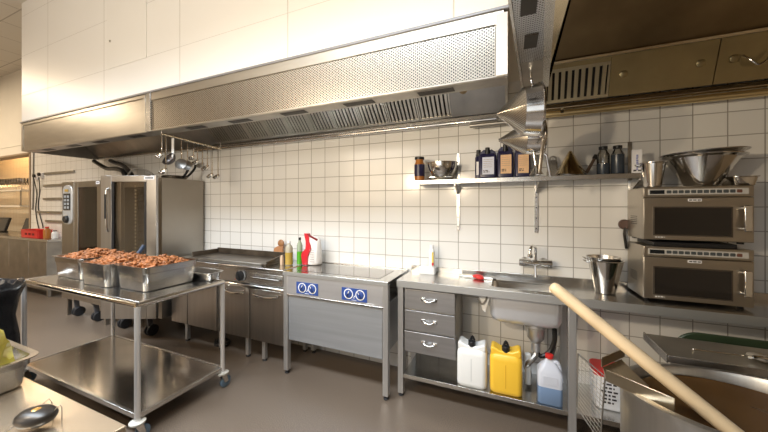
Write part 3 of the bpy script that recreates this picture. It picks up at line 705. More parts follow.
for (bx0, bx1) in ((-1.700, -1.478), (-1.250, -1.024)):
    bp = MB().box(bx0, bx1, YF+.0005, YF+.0035, .722, .822).build('blue_plate', blue, cpn)
    mk = MB(); w = bx1-bx0; kz = .775
    for kx in (bx0+w*.28, bx0+w*.74):
        Mk = Matrix.Translation((kx, YF-.0005, kz)) @ Matrix.Rotation(PI/2, 4, 'X')
        MB().lathe([(.041, 0), (.041, .0012), (.034, .0012), (.034, 0)], (0, 0, 0), 32, Mk, cap0=False, cap1=False).build('dial_ring', white_mark, bp)
        k = MB().lathe([(.030, 0), (.030, .006), (.027, .008)], (0, 0, 0), 28, Mk).build('knob', blue, cpn)
        MB().box(-.0045, .0045, -.028, .028, .007, .014, Mk @ Matrix.Rotation(.5 if kx > bx0+w*.5 else -.4, 4, 'Z')).build('knob_grip', mat('knob_dark', (.02, .03, .10), .3), k, .002)
        MB().box(-.0025, .0025, .008, .029, .0145, .0150, Mk @ Matrix.Rotation(.5 if kx > bx0+w*.5 else -.4, 4, 'Z')).build('pointer', white_mark, k)
    mk.box(bx0+w*.50, bx0+w*.54, YF-.001, YF+.0006, .757, .764).box(bx0+w*.47, bx0+w*.52, YF-.001, YF+.0006, .745, .750).box(bx0+w*.40, bx0+w*.60, YF-.001, YF+.0006, .728, .731).build('plate_marks', white_mark, bp)
pl = MB().box(-1.030, -.965, YF+.0025, YF+.0042, .707, .719).build('nameplate', cardm, cpn)
strokes(pl, 'nameplate_lettering', ink, [(-1.026, -.969, .713)], YF+.0023, .005, 31)
MB().box(X0+.05, X1-.05, YF+.022, D-.05, .305, .695).build('body_casing', steel_v, sv, .004)
MB().box(X0+.052, X1-.052, YF+.012, YF+.0215, .302, .690).build('front_panel', mat('front_brushed', (.46, .485, .52), .42, .75, bump=.05, bscale=70, stretch=(.3, 3, 8), var=.10, vscale=3), sv, .003)
for lx in (X0+.024, X1-.024):
    for ly in (YF+.026, D-.08):
        l = MB().box(lx-.022, lx+.022, ly-.022, ly+.022, .03, .871).build('leg', steel_v, sv, .002)
        MB().lathe([(.02, 0), (.022, .008), (.013, .012), (.013, .03)], (lx, ly, 0), 14).build('foot', rubber, l)
# on the stove end / range
bottle('oil_bottle', -1.985, 2.335, .901, .036, .235, mat('oil_bottle_plastic', (.55, .50, .38), .3, trans=.3), mat('oil_fill', (.45, .30, .06), .25), .75, whitep, 'pale oil bottle standing left of the green bottle', 'bottle', .35)
bottle('green_bottle', -1.905, 2.395, .9005, .027, .265, mat('green_bottle_plastic', (.42, .50, .36), .25, trans=.3), green, .70, black, 'bright green liquid bottle beside the red bag', 'bottle', .35)
tag(MB().rbox(-2.075, -2.045, 2.305, 2.335, [(.9005, 0, .008), (.97, 0, .008), (.99, .006, .006)]).build('spice_jar', mat('spice', (.55, .40, .28), .4), None), 'small spice jar between griddle and oil bottle', 'jar')
# red and white paper bag
t = thing('flour_bag', (-1.735, 2.44, .9), 'crumpled red and white bag standing on the stove back corner', 'bag')
bz = .9035
def bagring(z, x0, x1, y0, y1, sh): return [(x0+sh, y0, z), ((x0+x1)/2+sh, y0-.012, z), (x1+sh, y0, z), (x1+sh+.01, (y0+y1)/2, z), (x1+sh, y1, z), ((x0+x1)/2+sh, y1+.01, z), (x0+sh, y1, z), (x0+sh-.008, (y0+y1)/2, z)]
rr = [bagring(bz, -1.845, -1.700, 2.385, 2.49, 0), bagring(bz+.008, -1.85, -1.695, 2.38, 2.495, 0), bagring(bz+.10, -1.852, -1.693, 2.382, 2.495, 0), bagring(bz+.20, -1.850, -1.698, 2.395, 2.48, 0), bagring(bz+.245, -1.848, -1.702, 2.415, 2.462, 0)]
top = [(x, y, z+.045*max(0, min(1, (-1.71-x)/.12))) for x, y, z in bagring(bz+.262, -1.846, -1.715, 2.428, 2.447, 0)]
rr.append(top)
MB().rings(rr).build('bag_body', mat('white_bag', (.80, .77, .74), .35, bump=.4, bscale=18), t, ang=60, subsurf=1)
def band(x0, x1, f):
    r = []
    for (z, a, b, c) in ((bz+.004, -1.858, -1.795, 2.372), (bz+.05, -1.862, -1.79, 2.366), (bz+.09, -1.868, -1.785, 2.364), (bz+.125, -1.858, -1.770, 2.366), (bz+.155, -1.825, -1.758, 2.372), (bz+.19, -1.828, -1.768, 2.382), (bz+.23, -1.842, -1.795, 2.400), (bz+.262, -1.862, -1.805, 2.412), (bz+.30, -1.880, -1.825, 2.424)):
        r.append([(a, c+.03, z), (a+.004, c-.001, z), (b, c-.006, z), (b, c+.03, z)])
    return MB().rings(r)
band(0, 0, 0).build('red_panel', red_print, t, ang=60)
MB().prism([(-1.83, bz+.298), (-1.712, bz+.252), (-1.712, bz+.235), (-1.80, bz+.272)], 'y', 2.405, 2.4275).build('folded_edge', mat('dark_red_print', (.22, .015, .02), .4), t)
strokes(t, 'print', mat('bag_print', (.45, .40, .40), .5), [(-1.765, -1.715, bz+.04+.022*k) for k in range(6)], 2.3655, .006, 9)
# wooden handled scraper
t = thing('wooden_scraper', (-2.22, 2.50, .97), 'wooden scraper standing behind the griddle right corner', 'scraper')
MB().rings([[(-2.36, 2.515, .955), (-2.22, 2.515, .955), (-2.22, 2.535, .955), (-2.36, 2.535, .955)], [(-2.345, 2.52, 1.02), (-2.235, 2.52, 1.02), (-2.235, 2.54, 1.02), (-2.345, 2.54, 1.02)], [(-2.30, 2.525, 1.045), (-2.225, 2.525, 1.045), (-2.225, 2.545, 1.045), (-2.30, 2.545, 1.045)]]).build('blade', mat('scraper_wood', (.42, .20, .09), .5, var=.15, vscale=20), t, .004)
MB().ball((-2.262, 2.533, 1.075), .040, (1.05, .45, 1)).build('knob', woodd, t)

# ------------------------------------------------------------------ griddle range (two units)
def unit(x0, x1, label, doors, legs, knob=None, bars=()):
    t = thing('range_unit', ((x0+x1)/2, 2.35, 0), label, 'range')
    yf = 2.135
    MB().box(x0, x1, yf+.03, D-.04, .20, .868).build('carcass', steel_dull, t, .002)
    MB().box(x0, x1, yf-.02, D-.003, .869, .900).build('top_deck', steel_top, t, .006)
    pn = MB().box(x0, x1, yf+.008, yf+.029, .735, .868).build('control_panel', steel, t, .002)
    MB().box(x0, x1, yf-.012, yf+.0295, .690, .728).build('ledge', pol, t, .010)
    if knob:
        Mk = Matrix.Translation((knob, yf+.0075, .800)) @ Matrix.Rotation(PI/2, 4, 'X')
        MB().lathe([(.056, 0), (.056, .002), (.001, .002)], (0, 0, 0), 28, Mk).build('dial_plate', mat('dial_grey', (.25, .25, .25), .4), pn)
        k = MB().lathe([(.046, .002), (.046, .024), (.038, .028)], (0, 0, 0), 28, Mk).build('knob', black, pn)
        MB().box(-.007, .007, -.043, .043, .027, .040, Mk @ Matrix.Rotation(.4, 4, 'Z')).build('knob_grip', black, k, .002)
        mk = MB()
        for a in range(7):
            an = math.radians(-150+50*a)
            mk.box(-.002, .002, .058, .066, 0, .0012, Mk @ Matrix.Rotation(an, 4, 'Z'))
        mk.build('dial_marks', ink, pn)
        MB().box(knob-.078, knob-.070, yf+.006, yf+.009, .755, .763).build('indicator', mat('pilot_red', (.4, .05, .03), .4), pn)
    for a, b in bars:
        br = MB().box(a, b, yf-.004, yf+.007, .762, .842).build('drawer_front', steel, t, .003)
        MB().cyl((a+.02, yf-.03, .806), (b-.02, yf-.03, .806), .011).box(a+.03, a+.05, yf-.028, yf-.0045, .800, .812).box(b-.05, b-.03, yf-.028, yf-.0045, .800, .812).build('bar_handle', pol, br)
    for a, b in doors:
        d = MB().box(a, b, yf+.010, yf+.029, .205, .686).build('door', range_steel, t, .003)
        w = b-a
        pts = [(a+w*.14, yf+.008, .655), (a+w*.16, yf-.016, .645), (a+w*.5, yf-.024, .632), (b-w*.16, yf-.016, .645), (b-w*.14, yf+.008, .655)]
        MB().tube(pts, .012, 10, 4).build('handle', pol, d)
    for lx, ly in legs:
        l = MB().box(lx-.018, lx+.018, ly-.018, ly+.018, .02, .199).build('leg', steel_v, t, .002)
        MB().lathe([(.02, 0), (.022, .007), (.012, .02)], (lx, ly, 0), 12).build('foot', rubber, l)
    return t
unit(-3.46, -2.70, 'left stainless range unit partly hidden behind the trolley', ((-3.45, -3.19), (-3.18, -2.75)), ((-3.26, 2.20), (-2.74, 2.20), (-3.26, 2.50), (-2.74, 2.50)), bars=((-3.40, -2.74),))
unit(-2.695, -1.870, 'right stainless range unit with black knob beside the stove', ((-2.645, -2.305), (-2.285, -1.885)), ((-2.37, 2.20), (-2.16, 2.20), (-2.62, 2.50), (-1.92, 2.50)), knob=-2.405, bars=((-2.25, -1.885),))
# griddle plate on the range
g = thing('griddle', (-2.65, 2.35, .901), 'dark seasoned griddle plate with raised rim on the range', 'griddle')
MB().box(-3.19, -2.12, 2.17, 2.52, .901, .925).build('plate', griddle_m, g, .004)
gm = MB().box(-3.19, -2.12, 2.505, 2.52, .926, .985).box(-3.19, -3.175, 2.20, 2.504, .926, .975)
gm.prism([(2.19, .926), (2.504, .926), (2.504, .985), (2.40, .98), (2.19, .945)], 'x', -2.135, -2.12)
gm.build('splash_rim', griddle_m, g, .002)
MB().box(-3.15, -2.16, 2.150, 2.169, .902, .93).build('grease_trough', steel_dull, g, .003)

# ------------------------------------------------------------------ ovens
def castor(parent, x, y, z=0, r=.062, w=.026, top=.235, dbl=True):
    f = MB().box(x-.03, x+.03, y-.03, y+.03, top-.008, top-.0005).build('castor', rubber, parent)
    MB().prism([(y-.02, top-.009), (y+.03, top-.009), (y+.045, r+.01), (y+.025, r-.02), (y-.0, r+.01)], 'x', x-.012, x+.012).build('fork', mat('castor_grey', (.10, .10, .11), .45), f)
    wl = MB()
    for s in ((-1, 1) if dbl else (0,)):
        xx = x+s*.026
        Mw = Matrix.Translation((xx-w/2, y+.03, r)) @ Matrix.Rotation(PI/2, 4, 'Y')
        wl.lathe([(r*.45, 0), (r*.9, .001), (r, .006), (r, w-.006), (r*.9, w-.001), (r*.45, w)], (0, 0, 0), 24, Mw)
    wl.build('wheel', rubber, f)
    return f
def racks(parent, x0, x1, y0, y1, z0, z1, n, m):
    mb = MB()
    for xx in (x0+.02, x1-.02):
        for yy in (y0+.05, y1-.05): mb.box(xx-.008, xx+.008, yy-.008, yy+.008, z0, z1)
    for k in range(n):
        z = z0+(z1-z0)*(k+.5)/n
        for xx in (x0+.02, x1-.02): mb.box(xx-.012, xx+.012, y0+.03, y1-.03, z, z+.006)
    return mb.build('tray_rails', m, parent)
def oven_shell(t, x0, x1, y0, y1, z0, z1, wl, wr):
    c = MB()
    c.box(x0, x0+wl, y0+.03, y1, z0, z1); c.box(x1-wr, x1, y0+.03, y1, z0, z1)
    c.box(x0+wl, x1-wr, y0+.03, y1, z1-.09, z1); c.box(x0+wl, x1-wr, y0+.03, y1, z0, z0+.10); c.box(x0+wl, x1-wr, y1-.04, y1, z0+.10, z1-.09)
    c.build('casing', mat('oven_side_steel', (.36, .33, .29), .36, 1, bump=.04, bscale=30, var=.06, vscale=2), t)
    MB().box(x0+wl+.01, x1-wr-.01, y1-.055, y1-.042, z0+.11, z1-.10).build('cavity_back', cavity, t)
    racks(t, x0+wl+.03, x1-wr-.03, y0+.08, y1-.08, z0+.11, z1-.12, 14, pol)
# left oven
ol = thing('combi_oven', (-5.05, 2.3, 0), 'left combi oven with a tall control panel and knob on its left', 'oven')
oven_shell(ol, -5.575, -4.57, 2.05, 2.56, .24, 1.795, .34, .12)
MB().box(-5.575, -5.262, 2.045, 2.0795, .24, 1.795).build('control_column', oven_front, ol, .003)
cp = MB().rbox(-5.535, -5.295, -.26, .26, [(0, 0, .08), (.008, .006, .08)], M=Matrix.Translation((0, 2.0445, 1.49)) @ Matrix.Rotation(PI/2, 4, 'X')).build('control_panel', mat('panel_pale', (.55, .55, .54), .35, .4), ol)
MB().box(-5.50, -5.33, 2.031, 2.036, 1.42, 1.64).build('display', display, cp)
mk = MB()
for k in range(4):
    for q in range(2): mk.box(-5.475+.075*q, -5.425+.075*q, 2.0295, 2.0312, 1.44+.048*k, 1.47+.048*k)
mk.build('display_keys', mat('key_grey', (.35, .37, .38), .4), cp)
MB().box(-5.46, -5.37, 2.0295, 2.0312, 1.665, 1.695).build('amber_readout', mat('amber_screen', (.5, .32, .06), .3), cp)
Mk = Matrix.Translation((-5.415, 2.036, 1.30)) @ Matrix.Rotation(PI/2, 4, 'X')
MB().lathe([(.050, 0), (.050, .02), (.040, .03)], (0, 0, 0), 24, Mk).build('knob', black, cp)
d = MB().box(-5.255, -5.165, 2.045, 2.0785, .25, 1.79).box(-4.715, -4.575, 2.045, 2.0785, .25, 1.79).box(-5.165, -4.715, 2.045, 2.0785, 1.715, 1.79).box(-5.165, -4.715, 2.045, 2.0785, .25, .45).build('door', oven_front, ol, .003)
MB().box(-5.164, -4.716, 2.055, 2.068, .451, 1.714).build('door_glass', glass_mat('brown_oven_glass', (.85, .62, .46), .04), d)
bd = MB().box(-4.735, -4.655, 2.0435, 2.0455, 1.745, 1.78).build('badge', cardm, d)
strokes(bd, 'badge_lettering', ink, [(-4.725, -4.665, 1.7625)], 2.0433, .010, 14)
MB().box(-4.572, -4.545, 2.06, 2.5, .30, 1.78).build('side_dark_strip', black, ol)  # black strip filling the gap between the two ovens
for cx in (-5.36, -4.88): 
    for cy in (2.10, 2.46): castor(ol, cx, cy)
for cx in (-5.52, -4.62): MB().box(cx-.02, cx+.02, 2.08, 2.12, 0, .239).build('leg', steel_dull, ol)
# right oven with its door swung ajar
orr = thing('combi_oven', (-4.0, 2.3, 0), 'right combi oven with its tall glass door ajar beside the range', 'oven')
oven_shell(orr, -4.50, -3.505, 2.05, 2.56, .24, 1.785, .30, .06)
MB().box(-4.50, -4.21, 2.045, 2.0795, .24, 1.785).build('control_column', oven_front, orr, .003)
hx, hy = -3.505, 2.045
ad = math.atan2(-.3877, -.9219)
Md = Matrix.Translation((hx, hy, 0)) @ Matrix.Rotation(ad, 4, 'Z')
DW = .595
d = MB()
for (a, b, z0, z1) in ((.0, .105, .265, 1.80), (DW-.115, DW, .265, 1.80), (.105, DW-.115, 1.735, 1.80), (.105, DW-.115, .265, .62)): d.box(a, b, 0, .034, z0, z1, Md)
d = d.build('door', mat('door_steel', (.46, .45, .44), .28, 1, bump=.04, bscale=90, stretch=(8, 8, .3), var=.05, vscale=3), orr, .003)
MB().box(.106, DW-.116, .01, .022, .621, 1.734, Md).build('door_glass', oven_glass, d)
MB().box(.108, .130, .023, .032, .63, 1.73, Md).box(DW-.14, DW-.118, .023, .032, .63, 1.73, Md).build('glass_seal', black, d)
hd = MB().tube([Md @ Vector(p) for p in ((DW-.085, .036, 1.66), (DW-.088, .062, 1.63), (DW-.09, .066, 1.42), (DW-.087, .058, 1.24), (DW-.085, .036, 1.20))], .010, 10).build('door_handle', steel, d)
MB().box(DW-.098, DW-.082, .0765, .081, 1.34, 1.60, Md).build('handle_insert', black, d)
lp = MB()
for k in range(26): lp.box(.235, .252, .005, .008, .70+.039*k, .72+.039*k, Md)
lp.build('lit_guide_marks', mat('pale_strip', (.72, .66, .52), .4), d)  # pale marks behind the glass imitate lit rack guides by colour
bd = MB().box(.018, .128, .0345, .0365, 1.757, 1.792, Md).build('badge', cardm, d)
mb = MB()
for k in range(6): mb.box(.033+.014*k, .043+.014*k, .0367, .0378, 1.766, 1.784, Md)
mb.build('badge_lettering', ink, bd)
for cx in (-3.78, -4.3):
    for cy in (2.10, 2.46): castor(orr, cx, cy)
MB().lathe([(.15, 0), (.15, .012), (.12, .016)], (-4.06, 2.32, 1.785), 28).build('top_vent', steel_dull, orr)
MB().box(-4.49, -4.36, 2.12, 2.30, 1.785, 1.83).build('top_connector', cardm, orr, .004)
# hoses between hood and ovens
tag(MB().tube([(-5.70, 2.44, 2.14), (-5.55, 2.41, 2.10), (-5.2, 2.36, 2.00), (-4.85, 2.28, 1.97), (-4.55, 2.22, 1.93), (-4.44, 2.20, 1.87), (-4.43, 2.20, 1.832)], .028).build('hose', hose_m, None), 'thick black hose running from hood to the right oven top', 'hose')
tag(MB().tube([(-5.42, 2.51, 2.14), (-5.25, 2.48, 2.10), (-4.95, 2.42, 2.04), (-4.70, 2.34, 1.98), (-4.50, 2.28, 1.91), (-4.42, 2.26, 1.87), (-4.41, 2.26, 1.832)], .028).build('hose', hose_m, None), 'second black hose, hanging closer to the oven top centre', 'hose')
tag(MB().tube([(-4.40, 2.20, 1.835), (-4.30, 2.22, 1.93), (-4.18, 2.26, 1.93), (-4.08, 2.31, 1.87), (-4.06, 2.32, 1.803)], .010).build('cable', grey_cable, None), 'thin grey cable arching over the right oven top', 'cable')
# frying pans on the oven
def fpan(x, y, z, r, label, ha):
    t = thing('frying_pan', (x, y, z), label, 'pan', 'frying pans on the oven')
    MB().lathe([(r*.75, 0), (r*.78, .002), (r, .034), (r+.004, .037), (r-.004, .036), (r*.76, .005), (.001, .004)], (x, y, z), 32, cap1=False).build('pan_body', steel, t)
    p0 = Vector((x, y, z+.03)); dv = Vector((math.cos(ha), math.sin(ha), 0))
    MB().tube([p0+dv*r*.95, p0+dv*(r+.03)+Vector((0, 0, .03)), p0+dv*(r+.08)+Vector((0, 0, .10)), p0+dv*(r+.09)+Vector((0, 0, .16))], .014).build('handle', black, t)
    return t
fpan(-3.70, 2.34, 1.7865, .135, 'lower frying pan on the right oven top, its black handle to the right', .1)
fpan(-3.70, 2.34, 1.795, .122, 'upper frying pan nested in the lower one on oven top', .75)
# ------------------------------------------------------------------ hanging ladles on a rail under the hood
ur = thing('utensil_rail', (-3.0, 2.08, 2.15), 'steel rail of hooks under the hood with hanging ladles', 'rail')
RA = Vector((-3.02, 1.79, 2.155)); RB = Vector((-3.08, 2.46, 2.135))
MB().cyl(RA, RB, .010).build('rail_bar', brass, ur)
MB().cyl(RA, RA+Vector((0, 0, .05)), .007).cyl(RB, RB+Vector((0, 0, .08)), .007).build('rail_mount', steel_dull, ur)
uts = [ # fraction, handle length, bowl radius, kind, label
 (0.00, 0.17, 0.036, 'ladle', 'ladle hanging first on the rail at the hood front edge', pol),
 (0.06, 0.31, 0.042, 'ladle', 'long ladle hanging low, just behind the frontmost ladle', pol),
 (0.16, 0.18, 0.066, 'wok', 'big dark round ladle with a broad white handle', mat('dark_wok', (.10, .09, .09), .3, .8)),
 (0.29, 0.18, 0.055, 'skim', 'dark flat skimmer hanging behind the big round ladle', steel_dull),
 (0.39, 0.19, 0.050, 'skim', 'second dark skimmer, hanging nearer the wall', steel_dull),
 (0.49, 0.13, 0.036, 'ladle', 'short ladle hanging mid rail above the longer ones', pol),
 (0.56, 0.17, 0.040, 'ladle', 'medium ladle hanging just right of the short one', pol),
 (0.65, 0.19, 0.043, 'ladle', 'dark bowled ladle left of the rightmost upper ladle', steel_dull),
 (0.74, 0.21, 0.045, 'ladle', 'rightmost of the upper row of ladles', pol),
 (0.83, 0.29, 0.040, 'ladle', 'long thin ladle hanging low, second from the tiled wall', pol),
 (0.95, 0.29, 0.040, 'ladle', 'last ladle on the rail, closest to the tiled wall', pol)]
for f, hl, br, kind, lb, m in uts:
    p = RA.lerp(RB, f)
    MB().tube([p+Vector((0, 0, .0135)), p+Vector((.010, 0, .006)), p+Vector((.012, 0, -.008)), p+Vector((.0, 0, -.022)), p+Vector((-.01, 0, -.014))], .003, 6).build('hook', chrome, ur)
    q = p+Vector((.0, 0, -.024))
    t = thing({'ladle': 'ladle', 'wok': 'wok_ladle', 'skim': 'skimmer'}[kind], q-Vector((0, 0, hl+br)), lb, 'ladle', 'utensils on the hood rail')
    wd = .007 if kind != 'wok' else .016
    MB().box(q.x-wd, q.x+wd, q.y-.0025, q.y+.0025, q.z-hl, q.z+.006).build('handle', whitep if kind == 'wok' else pol, t, .001)
    c = q+Vector((0, -.004, -hl))
    if kind == 'skim':
        Mx = Matrix.Rotation(math.radians(78), 4, 'X') @ Matrix.Rotation(.5, 4, 'Y')
        MB().lathe([(.001, -.012), (br*.6, -.009), (br, 0), (br, .003), (br*.6, -.006), (.001, -.009)], c-Vector((0, 0, br*.9)), 24, Mx, cap0=False, cap1=False).build('blade', m, t)
    else:
        Mx = Matrix.Rotation(math.radians(58 if kind == 'wok' else 40), 4, 'X')
        n = 7; pr_ = [(br*math.sin(PI/2*i/n)+.0006, -br*.8*math.cos(PI/2*i/n)) for i in range(n+1)]
        pr2 = [(max(r-.003, .0005), z_+.003) for r, z_ in reversed(pr_)]
        MB().lathe(pr_+pr2, c-Vector((0, br*.6, br*.25)), 28, Mx, cap0=False, cap1=False).build('bowl', m, t)

# ------------------------------------------------------------------ trolley
TL, TR, TF, TB, TZ = -3.70, -2.14, 1.125, 1.735, .872
tr = thing('trolley', ((TL+TR)/2, 1.43, 0), 'two tier stainless trolley on castors carrying trays of meat', 'trolley')
MB().box(TL+.02, TR-.02, TF+.02, TB-.02, TZ-.030, TZ-.003).build('top_tray', steel_top, tr, .003)
tb = MB()
for a, b in (((TL, TF), (TR, TF)), ((TR, TF), (TR, TB)), ((TR, TB), (TL, TB)), ((TL, TB), (TL, TF))):
    tb.cyl((a[0], a[1], TZ-.016), (b[0], b[1], TZ-.016), .0165, seg=14)
tb.build('top_frame', pol, tr)
sh = MB().box(TL+.015, TR-.015, TF+.015, TB-.015, .166, .172); sh.build('lower_shelf', mat('trolley_shelf', (.50, .47, .43), .16, 1, bump=.03, bscale=10, var=.10, vscale=5), tr, .001)
part('shelf_frame', steel, tr, (TL, TR, TF-.004, TF+.0145, .145, .176), (TL, TR, TB-.0145, TB+.004, .145, .176), (TR-.0145, TR+.004, TF+.0146, TB-.0146, .145, .176), (TL-.004, TL+.0145, TF+.0146, TB-.0146, .145, .176))
for i, (lx, ly) in enumerate(((TL+.004, TF+.004), (TR-.004, TF+.004), (TL+.004, TB-.004), (TR-.004, TB-.004))):
    l = MB().cyl((lx, ly, .128), (lx, ly, TZ-.03), .0165, seg=18).build('leg', mat('tube_steel', (.80, .79, .78), .30, .75), tr)
    cs = MB().lathe([(.042, .118), (.044, .122), (.044, .130), (.018, .134)], (lx, ly, 0), 22).build('castor', mat('bumper_grey', (.45, .43, .38), .5), tr)
    MB().prism([(ly-.022, .117), (ly+.022, .117), (ly+.040, .045), (ly+.010, .045)], 'x', lx-.017, lx-.013).prism([(ly-.022, .117), (ly+.022, .117), (ly+.040, .045), (ly+.010, .045)], 'x', lx+.013, lx+.017).build('fork', pol, cs)
    Mw = Matrix.Translation((lx-.011, ly+.025, .046)) @ Matrix.Rotation(PI/2, 4, 'Y')
    MB().lathe([(.012, 0), (.040, .001), (.046, .005), (.046, .017), (.040, .021), (.012, .022)], (0, 0, 0), 24, Mw).build('wheel', mat('wheel_blue_grey', (.10, .15, .20), .45), cs)
# steel food pans
pan_steel = mat('pan_steel', (.50, .485, .46), .24, 1, var=.12, vscale=9)
def gn_pan(x0, x1, y0, y1, z, h, label, group, m=pan_steel, name='food_pan', lip=.014):
    t = thing(name, ((x0+x1)/2, (y0+y1)/2, z), label, 'food pan', group)
    MB().rbox(x0, x1, y0, y1, [(z, .022, .03), (z+.006, .014, .035), (z+h*.72, .006, .035), (z+h*.74, .001, .035), (z+h-.004, 0, .035), (z+h, -lip, .04), (z+h+.004, -lip-.001, .04), (z+h+.003, .002, .033), (z+h*.70, .010, .033), (z+.010, .020, .03)], seg=5, cap0=True).build('pan_body', m, t, ang=25)
    return t
def meat(x0, x1, y0, y1, z, mound, label, n=330, seed=1):
    rnd = random.Random(seed)
    mb = MB()
    nx, ny = 14, 10
    g = []
    def hgt(fx, fy): return mound*(1-abs(2*fx-1)**2.6)*(1-abs(2*fy-1)**2.6)
    for j in range(ny+1):
        r = []
        for i in range(nx+1):
            fx, fy = i/nx, j/ny
            r.append(mb.bm.verts.new((x0+(x1-x0)*fx, y0+(y1-y0)*fy, z+hgt(fx, fy)+rnd.uniform(-.006, .006))))
        g.append(r)
    for j in range(ny):
        for i in range(nx): mb.bm.faces.new((g[j][i], g[j][i+1], g[j+1][i+1], g[j+1][i]))
    for k in range(n):
        fx, fy = rnd.uniform(.03, .97), rnd.uniform(.03, .97)
        c = (x0+(x1-x0)*fx, y0+(y1-y0)*fy, z+hgt(fx, fy)+rnd.uniform(-.004, .012))
        M = Matrix.Rotation(rnd.uniform(0, 6.28), 4, 'Z') @ Matrix.Rotation(rnd.uniform(-.7, .7), 4, 'X') @ Matrix.Rotation(rnd.uniform(-.6, .6), 4, 'Y')
        mb.ball(c, rnd.uniform(.010, .019), (rnd.uniform(1.2, 2.2), rnd.uniform(.5, .9), rnd.uniform(.45, .8)), 7, 5, M)
    o = mb.build('cooked_meat', meat_m, None, ang=60)
    return tag(o, label, 'meat', 'cooked meat in the steel pans', 'stuff')
PZ = TZ-.002
for (x0, x1, y0, y1, lb, ml, sd) in ((-3.625, -3.19, 1.275, 1.665, 'leftmost deep steel pan of shredded meat on the trolley', 'shredded cooked meat heaped in the leftmost pan', 1),
                               (-3.075, -2.715, 1.225, 1.60, 'middle deep steel pan of shredded meat on the trolley', 'shredded cooked meat heaped in the middle pan', 2),
                               (-2.680, -2.325, 1.265, 1.650, 'deep steel pan of meat nearest the trolley right end', 'shredded cooked meat heaped in the rightmost pan', 3)):
    gn_pan(x0, x1, y0, y1, PZ, .172, lb, 'deep pans on the trolley')
    meat(x0+.014, x1-.014, y0+.014, y1-.014, PZ+.140, .062, ml, seed=sd)
t = thing('serving_handle', (-3.05, 1.66, 1.0), 'dark blue spoon handle standing up behind the middle pan', 'spoon')
MB().tube([(-2.99, 1.55, 1.02), (-2.985, 1.60, 1.09), (-2.98, 1.62, 1.13)], .016).build('handle', mat('dark_blue_plastic', (.03, .05, .09), .35), t)
MB().ball((-2.995, 1.54, 1.02), .03, (1, 1, .4)).build('spoon_bowl', steel, t)
gn_pan(-2.70, -2.33, 1.695, 1.86, PZ, .055, 'shallow steel pan lying behind the meat pans on the trolley', None, name='shallow_pan') if False else None
gn_pan(-2.60, -2.205, 1.655, 1.785, PZ, .062, 'shallow steel pan at the trolley right end behind the meat', None, name='shallow_pan')

# ------------------------------------------------------------------ near left counter
ct = thing('counter', (-2.0, .2, 0), 'polished steel counter in the near left corner', 'counter')
MB().box(-3.1, -.925, -.75, .463, .862, .900).build('countertop', mat('counter_top', (.62, .52, .40), .20, .85, bump=.03, bscale=12, var=.05, vscale=4), ct, .004)
MB().box(-3.05, -.98, -.70, .41, .12, .861).build('counter_body', steel_dull, ct, .003)
for lx in (-3.0, -1.03):
    for ly in (-.65, .36): MB().box(lx-.02, lx+.02, ly-.02, ly+.02, 0, .119).build('leg', steel_v, ct)
gn_pan(-1.98, -1.405, .10, .453, .9005, .092, 'steel pan holding a yellow bag on the near counter', None, name='prep_pan')
t = MB()
rnd = random.Random(5)
rr = []
for z, sx, sy, ox in ((.925, .08, .07, 0), (.95, .11, .09, 0), (.98, .10, .08, .01), (1.01, .12, .085, .0), (1.04, .105, .07, .02), (1.07, .11, .06, .02), (1.095, .10, .05, .03), (1.12, .115, .035, .04), (1.14, .125, .018, .05), (1.143, .125, .012, .05)):
    rr.append([(-1.53+ox+sx*math.cos(a)*(1+rnd.uniform(-.2, .2)), .345+sy*math.sin(a)*(1+rnd.uniform(-.3, .3)), z+rnd.uniform(-.012, .012)) for a in [2*PI*k/22 for k in range(22)]])
t.rings(rr)
tag(t.build('plastic_bag', bag_y, None, ang=40), 'crumpled yellow plastic bag lying in the near pan', 'bag')
# black oval dish on a wire stand
DX, DY = -1.128, .366
t = thing('oval_dish', (DX, DY, .9), 'small black oval dish on a wire stand on the near counter', 'dish')
Mo = Matrix.Rotation(math.radians(25), 4, 'Z')
MB().lathe([(.001, .012), (.026, .013), (.040, .020), (.046, .030), (.044, .038), (.036, .045), (.018, .049), (.001, .050)], (DX, DY, .897), 32, Mo @ Matrix.Diagonal((.98, .74, 1.05, 1))).build('dish_body', dish_m, t, ang=60)
MB().lathe([(.010, .044), (.010, .047), (.006, .049)], (DX, DY, .9015), 20, Mo).build('top_highlight', mat('highlight_gold', (.45, .25, .07), .25, .6), t)  # golden highlight on the dish top, put in as a small coloured disc
for s in (-1, 1):
    MB().tube([(DX+s*.020, DY-.042, .9015), (DX+s*.03, DY-.042, .912), (DX+s*.034, DY, .918), (DX+s*.03, DY+.034, .948), (DX+s*.022, DY+.040, .9015)], .0011, 6).build('wire_leg', chrome, t)

# ------------------------------------------------------------------ waste bag
bx, by = -3.49, .825
t = thing('waste_bin', (bx, by, 0), 'black waste bag hanging in a stand left of the trolley', 'bin')
rr = []; rnd = random.Random(9)
for z, r in ((.06, .16), (.10, .20), (.3, .215), (.5, .21), (.68, .20), (.80, .215), (.88, .235), (.915, .225), (.91, .20), (.80, .19), (.5, .18)):
    rr.append([(bx+r*(1+.05*math.sin(7*a+z*9)+rnd.uniform(-.03, .03))*math.cos(a), by+r*(1+.05*math.sin(5*a+z*7)+rnd.uniform(-.03, .03))*math.sin(a), z+(rnd.uniform(-.015, .015) if z > .2 else 0)) for a in [2*PI*k/28 for k in range(28)]])
MB().rings(rr).build('bag', bag_b, t, ang=70)
MB().lathe([(.17, 0), (.18, .01), (.18, .05), (.1, .058)], (bx, by, 0), 24).build('bin_base', steel_dull, t)

